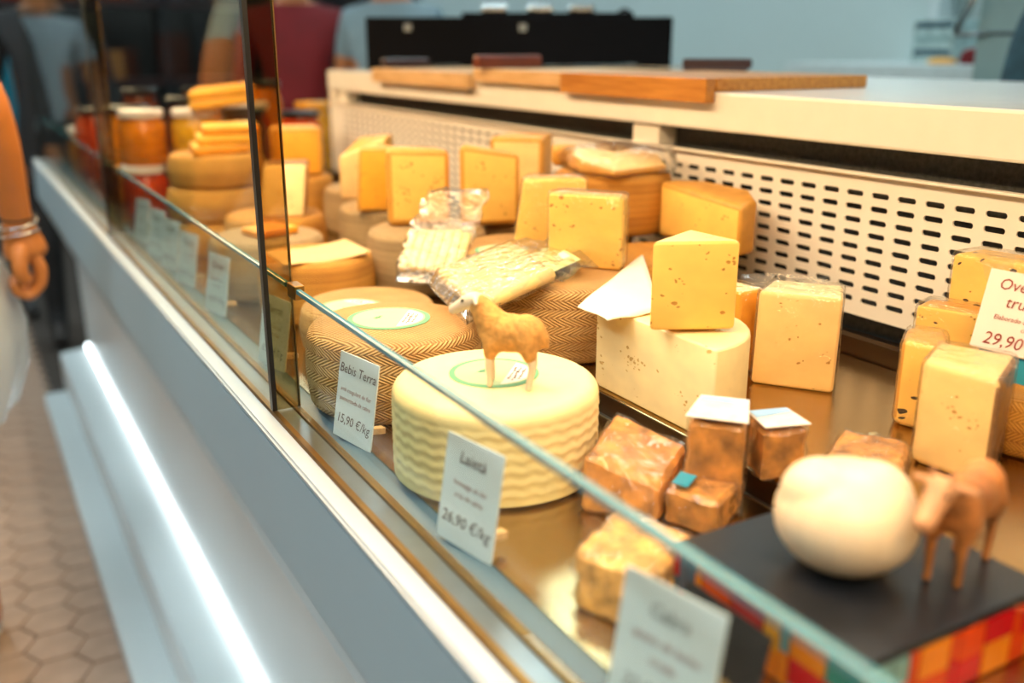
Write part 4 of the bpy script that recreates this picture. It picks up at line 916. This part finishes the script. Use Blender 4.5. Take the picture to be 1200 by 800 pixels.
# ------------------------------------------------------------------ jars at the far end
def jar(x, y, z, R, H, m, lid, label, lt=.014):
    e = empty('jar', W(x, y, z), label, 'jar', 'preserve jars at the far end')
    link('glass_body', lathe_me('glass_body', [(0, 0), (R * .9, 0), (R, .006), (R, H * .82), (R * .84, H * .95), (R * .84, H), (0, H)], 32), M[m], e, local=True)
    link('lid', lathe_me('lid', [(R * .80, H - .002), (R * .96, H - .002), (R * .97, H + lt * .8), (R * .9, H + lt), (0, H + lt)], 32), M[lid], e, local=True)
    return e
jz2 = DL + .10
for x, y, z, R, H, m, lid, nm in (
 (.365, 2.30, DL, .050, .105, 'jar_red', 'lid_w', 'red jar in the front row nearest the far glass post, lower layer'),
 (.475, 2.27, DL, .050, .105, 'jar_red', 'lid_w', 'second red jar of the front row, lower layer'),
 (.588, 2.27, DU, .050, .200, 'jar_dk', 'lid_k', 'dark tall jar of the front row'),
 (.370, 2.30, DL + .1195, .050, .105, 'jar_or', 'lid_w', 'orange red jar with white lid stacked next to the far post'),
 (.478, 2.27, DL + .1195, .050, .105, 'jar_yel', 'lid_w', 'amber jar with white lid, second in the stacked row'),
 (.380, 2.55, DL, .055, .22, 'jar_or', 'lid_k', 'tall amber jar with black lid behind the stacked row'),
 (.52, 2.52, DL, .055, .24, 'jar_dk', 'lid_k', 'tall dark jar with black lid in the second row'),
 (.66, 2.50, DU, .055, .20, 'jar_red', 'lid_w', 'tall red jar with white lid in the second row'),
 (.82, 2.58, DU, .055, .17, 'jar_red', 'lid_k', 'red jar right of the near glass post'),
 (.80, 2.86, DU, .055, .24, 'jar_or', 'lid_k', 'orange jar under the red shirt'),
 (.95, 2.86, DL, .055, .20, 'jar_yel', 'lid_y', 'honey jar with yellow lid at the worktop end'),
 (.40, 2.80, DL, .055, .20, 'jar_dk', 'lid_k', 'dark jar left of the far post, front'),
 (.36, 3.05, DL, .050, .19, 'jar_red', 'lid_k', 'red jar beyond the far post'),
 (.36, 3.30, DL, .050, .12, 'jar_or', 'lid_w', 'small orange jar beyond the far post'),
 (.50, 3.10, DL, .055, .24, 'jar_dk', 'lid_k', 'dark tall jar in the last row'),
 (.66, 3.02, DU, .055, .22, 'jar_or', 'lid_k', 'orange jar in the last row')):
    jar(x, y, z, R, H, m, lid, nm)
# slices leaning on the jars
for k in range(2):
    e = piece('cheese_slice', [(.455, 2.20), (.60, 2.19), (.615, 2.30), (.50, 2.33)], -.124 + .021 * k, .0195, [M['paste3'], M['orange']], ('lower', 'upper')[k] + ' yellow slice lying on the dark jar lids', bev=.006, group='yellow slices on the jars'); e.rotation_euler = (0, -.10, 0)
# ------------------------------------------------------------------ people
def seg_dist(p, a, b):
    d = b - a; t = max(0, min(1, (p - a).dot(d) / max(d.length_squared, 1e-9))); return (p - a - d * t).length
def person(label, loc, rz, h, mats, arms=None, sleeves='short', hair='short', feet=(0, 0), hands=None, legs='trousers', extra=None):
    """one continuous skinned body (origin between the feet, facing local +y); mats: skin, top, bottom, shoe, hair"""
    V = Vector; e = empty('person', (loc[0], loc[1], 0), label, 'person', None, rz)
    s = h / 1.75
    pel, spn, chs, nck = V((0, 0, .96)) * s, V((0, .01, 1.12)) * s, V((0, 0, 1.30)) * s, V((0, 0, 1.47)) * s
    hb, hm, ht = V((0, .02, 1.54)) * s, V((0, .025, 1.62)) * s, V((0, .015, 1.69)) * s
    ch = [[(pel, .145 * s), (spn, .130 * s), (chs, .140 * s), (nck, .058 * s), (hb, .062 * s), (hm, .085 * s), (ht, .070 * s)],
          [(hm, .085 * s), (V((0, .115, 1.585)) * s, .030 * s)]]
    segs = [(pel, spn, 1), (spn, chs, 1), (chs, nck * .97 + chs * .03, 1), (nck, ht, 0), (hm, V((0, .12, 1.58)) * s, 0)]
    for i, sx in enumerate((1, -1)):
        hip, kn, an, toe = V((.09 * sx, 0, .88)) * s, V((.10 * sx, .02 + feet[i] * .5, .50)) * s, V((.10 * sx, feet[i], .085)) * s, V((.11 * sx, .13 + feet[i], .035)) * s
        heel = V((.10 * sx, -.03 + feet[i], .04)) * s
        ch.append([(pel, .145 * s), (hip, .098 * s), (kn, .066 * s), (V((.10 * sx, .0 + feet[i] * .8, .34)) * s, .058 * s), (an, .042 * s), (toe, .036 * s)]); ch.append([(an, .042 * s), (heel, .034 * s)])
        b_ = 2 if legs == 'trousers' else 0
        segs += [(pel, hip, 2), (hip, kn, 2 if legs != 'bare' else 0), (kn, an, b_), (an + V((0, 0, -.02)), toe, 3), (an + V((0, 0, -.03)), heel, 3)]
        sh = V((.175 * sx, 0, 1.40)) * s
        el, wr = (arms[i] if arms and arms[i] else (V((.235 * sx, -.02, 1.13)), V((.25 * sx, .06, .90))))
        if not (arms and arms[i]): el, wr = el * s, wr * s
        d = (wr - el).normalized(); kn_ = wr + d * .085 * s
        mid = (sh + el) / 2
        ch.append([(chs, .140 * s), (sh, .066 * s), (mid, .052 * s), (el, .041 * s), (el * .65 + wr * .35, .042 * s), (wr, .027 * s)])
        segs += [(chs, sh, 1), (sh, mid, 1 if sleeves != 'none' else 0), (mid, el, 1 if sleeves == 'long' else 0), (el, wr, 1 if sleeves == 'long' else 0)]
        if hands and hands[i]: hc = hands[i]
        else:
            side = V((0, 1, 0)) if abs(d.y) < .8 else V((1, 0, 0)); inn = V((-sx, 0, 0))
            side = (side - d * side.dot(d)).normalized(); pc = wr + d * .05 * s
            hc = [[(wr, .027 * s), (pc, .034 * s), (kn_, .032 * s)]]
            for k in range(4):
                o_ = side * (.027 - .018 * k) * s; L_ = (.068, .078, .072, .056)[k] * s; a_ = kn_ + o_ * .95
                hc.append([(pc + o_ * .7, .012 * s), (a_, .0095 * s), (a_ + (d * .9 + inn * .25) * L_ * .5, .0088 * s), (a_ + (d * .75 + inn * .6) * L_ * .95, .0075 * s)])
            t0 = wr + d * .025 * s
            hc.append([(t0 + side * .012 * s, .013 * s), (t0 + side * .038 * s + d * .022 * s, .0115 * s), (t0 + side * .045 * s + d * .055 * s + inn * .01 * s, .009 * s)])
        for c_ in hc: segs += [(c_[k][0], c_[k + 1][0], 0) for k in range(len(c_) - 1)]
        ch.append(hc[0]); hands_extra.setdefault(id(e), []).extend(hc[1:])
    ears = [[(V((.075 * q, .01, 1.60)) * s, .018 * s), (V((.088 * q, -.005, 1.615)) * s, .016 * s)] for q in (1, -1)]
    parts = [skin_me('body', ch)] + [skin_me('finger', [c_], 2) for c_ in hands_extra.pop(id(e)) + ears]
    for q in ears: segs.append((q[0][0], q[1][0], 0))
    me = join_me('body', parts)
    def which(c_): return min(segs, key=lambda g: seg_dist(c_, g[0], g[1]))[2]
    paint(me, which, mats[:4]); link('body', me, None, e, local=True)
    bm = bmesh.new(); bmesh.ops.create_uvsphere(bm, u_segments=24, v_segments=16, radius=1)
    for v in bm.verts:
        n_ = v.co.copy(); v.co = V((n_.x * .098, n_.y * .108 - .012, n_.z * .105 + 1.645)) * s
        if n_.y > .25 and n_.z < .45: v.co.y -= (n_.y - .25) * .13 * s
        if hair == 'long' and n_.y < .2 and n_.z < 0: v.co.z += n_.z * .20 * s
    link('hair', from_bm('hair', bm, True), mats[4], e, local=True)
    for q in (1, -1):
        bm = bmesh.new(); bmesh.ops.create_uvsphere(bm, u_segments=8, v_segments=6, radius=.011 * s, matrix=Matrix.Translation(V((.033 * q, .098, 1.63)) * s)); link('eye', from_bm('eye', bm, True), M['eye'], e, local=True)
    link('mouth', tube_me('mouth', [V((-.022, .093, 1.545)) * s, V((0, .102, 1.542)) * s, V((.022, .093, 1.545)) * s], .0055 * s, 8), M['red'], e, local=True)
    return e
hands_extra = {}
# customer at the left edge: right arm hangs into the picture
ox, oy, rz = -.195, 2.03, 0.0
def lp(x, y, z): return Vector((x - ox, y - oy, z))
el, wr = lp(.060, 1.935, 1.20), lp(.085, 2.00, .972)
hand = [[(wr, .028), (lp(.090, 2.004, .935), .042), (lp(.094, 2.006, .902), .043)]]
for k, (yo, L_) in enumerate(((-.026, 1.0), (-.008, 1.12), (.010, 1.05), (.027, .85))):
    hand.append([(lp(.097, 2.005 + yo * .7, .925), .015), (lp(.112, 2.006 + yo, .893), .0125), (lp(.108, 2.004 + yo, .893 - .030 * L_), .0118), (lp(.088, 2.002 + yo, .893 - .050 * L_), .0112), (lp(.066, 2.0 + yo, .893 - .040 * L_), .0105), (lp(.062, 2.0 + yo, .893 - .020 * L_), .0095)])
hand.append([(lp(.086, 1.982, .945), .018), (lp(.078, 1.966, .922), .0165), (lp(.074, 1.958, .895), .0145), (lp(.084, 1.962, .868), .0125)])
pc = person('customer with bare arm and white translucent skirt at the left edge', (ox, oy), rz, 1.72, [M['skin'], M['lt_grey'], M['lt_grey'], M['shoe_w'], M['hair_d']], arms=[(el, wr), None], sleeves='short', hair='long', feet=(.17, -.10), hands=[hand, None], legs='bare')
link('skirt', lathe_me('skirt', [(.150, 1.06), (.20, .98), (.245, .88), (.262, .78), (.255, .70), (.225, .62)], 72, rfun=lambda r, z, t: r * (1 + (1.05 - z) * .10 * math.sin(9 * t) + .03 * math.sin(4 * t + 1))), M['tulle'], pc, local=True)['label'] = 'white translucent gathered skirt'
for k, (r_, dz) in enumerate(((.031, .018), (.033, .004), (.034, -.014))):
    c_ = wr + Vector((0, 0, dz)); link('bracelet', tube_me('bracelet', [c_ + Vector((r_ * math.cos(t), r_ * math.sin(t), .006 * math.sin(t + k))) for t in [2 * PI * q / 24 for q in range(25)]], .0022, 6), M['silver'] if k else M['hair_d'], pc, local=True)
person('person in a crimson shirt standing beyond the counter end', (1.31, 4.12), PI * .9, 1.74, [M['skin2'], M['red'], M['jean'], M['shoe_d'], M['hair_d']], sleeves='long')
person('person in a blue grey shirt behind the black case', (1.58, 3.72), PI * .75, 1.74, [M['skin2'], M['grey_sh'], M['jean'], M['shoe_d'], M['hair_d']], sleeves='short', arms=[None, None])
pd = person('person in black clothes standing past the counter end', (.40, 4.65), PI, 1.72, [M['skin2'], M['black_c'], M['black_c'], M['shoe_d'], M['hair_d']], sleeves='long', feet=(0, .1))
pe = person('person in pale grey top with a teal scarf at the far left', (.10, 5.2), PI * 1.1, 1.70, [M['skin2'], M['lt_grey'], M['black_c'], M['shoe_d'], M['hair_d']], sleeves='short', hair='long')
v, f = [], []
for k in range(9):
    t = k / 8; c_ = Vector((-.06 - .10 * t, .165 - .02 * t + .02 * math.sin(t * PI), 1.46 - .95 * t))
    for dx, dy in ((-.035, 0), (0, .012), (.035, 0), (0, -.008)): v.append(c_ + Vector((dx * (1 + .3 * math.sin(k)), dy, 0)))
for k in range(8):
    for q in range(4): f.append((k * 4 + q, k * 4 + (q + 1) % 4, k * 4 + 4 + (q + 1) % 4, k * 4 + 4 + q))
f += [(3, 2, 1, 0), (32, 33, 34, 35)]
link('scarf', mesh_py('scarf', v, f, True), mat('teal cloth', '#16788c', .8), pe, local=True)
person('shopper in grey top and rust skirt across the aisle', (-.52, 3.35), -PI * .4, 1.70, [M['skin'], M['lt_grey'], M['rust'], M['shoe_d'], M['hair_d']], sleeves='short', legs='skirt', hair='long')
person('shopper in dark clothes further along the aisle', (-.62, 4.5), -PI * .45, 1.72, [M['skin2'], M['grey_sh'], M['jean'], M['shoe_d'], M['hair_d']], sleeves='short')
ps = person('staff member in a petrol blue apron at the right edge', (2.06, 1.11), PI * .6, 1.72, [M['skin2'], M['navy'], M['navy'], M['shoe_d'], M['hair_d']], sleeves='long')
link('apron', lathe_me('apron', [(.150, 1.30), (.158, 1.15), (.185, 1.0), (.225, .8), (.235, .55)], 72, rfun=lambda r, z, t: r * (1 + .045 * math.sin(14 * t) * (1.4 - z))), M['navy'], ps, local=True)
# dim stall at the back of the hall
st = empty('stall_shelf', (.4, 8.6, 0), 'dark shelving of a stall at the back of the hall', 'shelf')
for x in (-1.4, .1, 1.6, 3.1): box('upright', (x, 8.5, 0), (x + .06, 8.9, 2.4), M['black_c'], st)
for z in (.4, 1.0, 1.6, 2.2): box('shelf_board', (-1.4, 8.5, z), (3.16, 8.9, z + .04), M['wood_d'], st)
rnd = random.Random(5); gm = [M['jar_dk'], M['wood_r'], M['rind_dk'], M['jean'], M['wood_d'], M['rust'], M['jar_dk'], M['jar_red']]; nn = 0
for z in (1.04, 1.64):
    x = -1.3; nn = 0
    while x < 1.3:
        w_ = rnd.uniform(.16, .3); h_ = rnd.uniform(.18, .42); nn += 1
        o = link('stall_box', from_bm('stall_box', box_bm((x, 8.55, z), (x + w_, 8.82, z + h_), .01)), rnd.choice(gm)); tag(o, 'dim goods box, %s from the left on the %s stall shelf at the back' % (['first', 'second', 'third', 'fourth', 'fifth', 'sixth', 'seventh', 'eighth', 'ninth', 'tenth', 'eleventh', 'twelfth'][nn - 1], 'upper' if z > 1.3 else 'middle'), 'box', 'goods on the far stall shelves'); x += w_ + rnd.uniform(.03, .2)
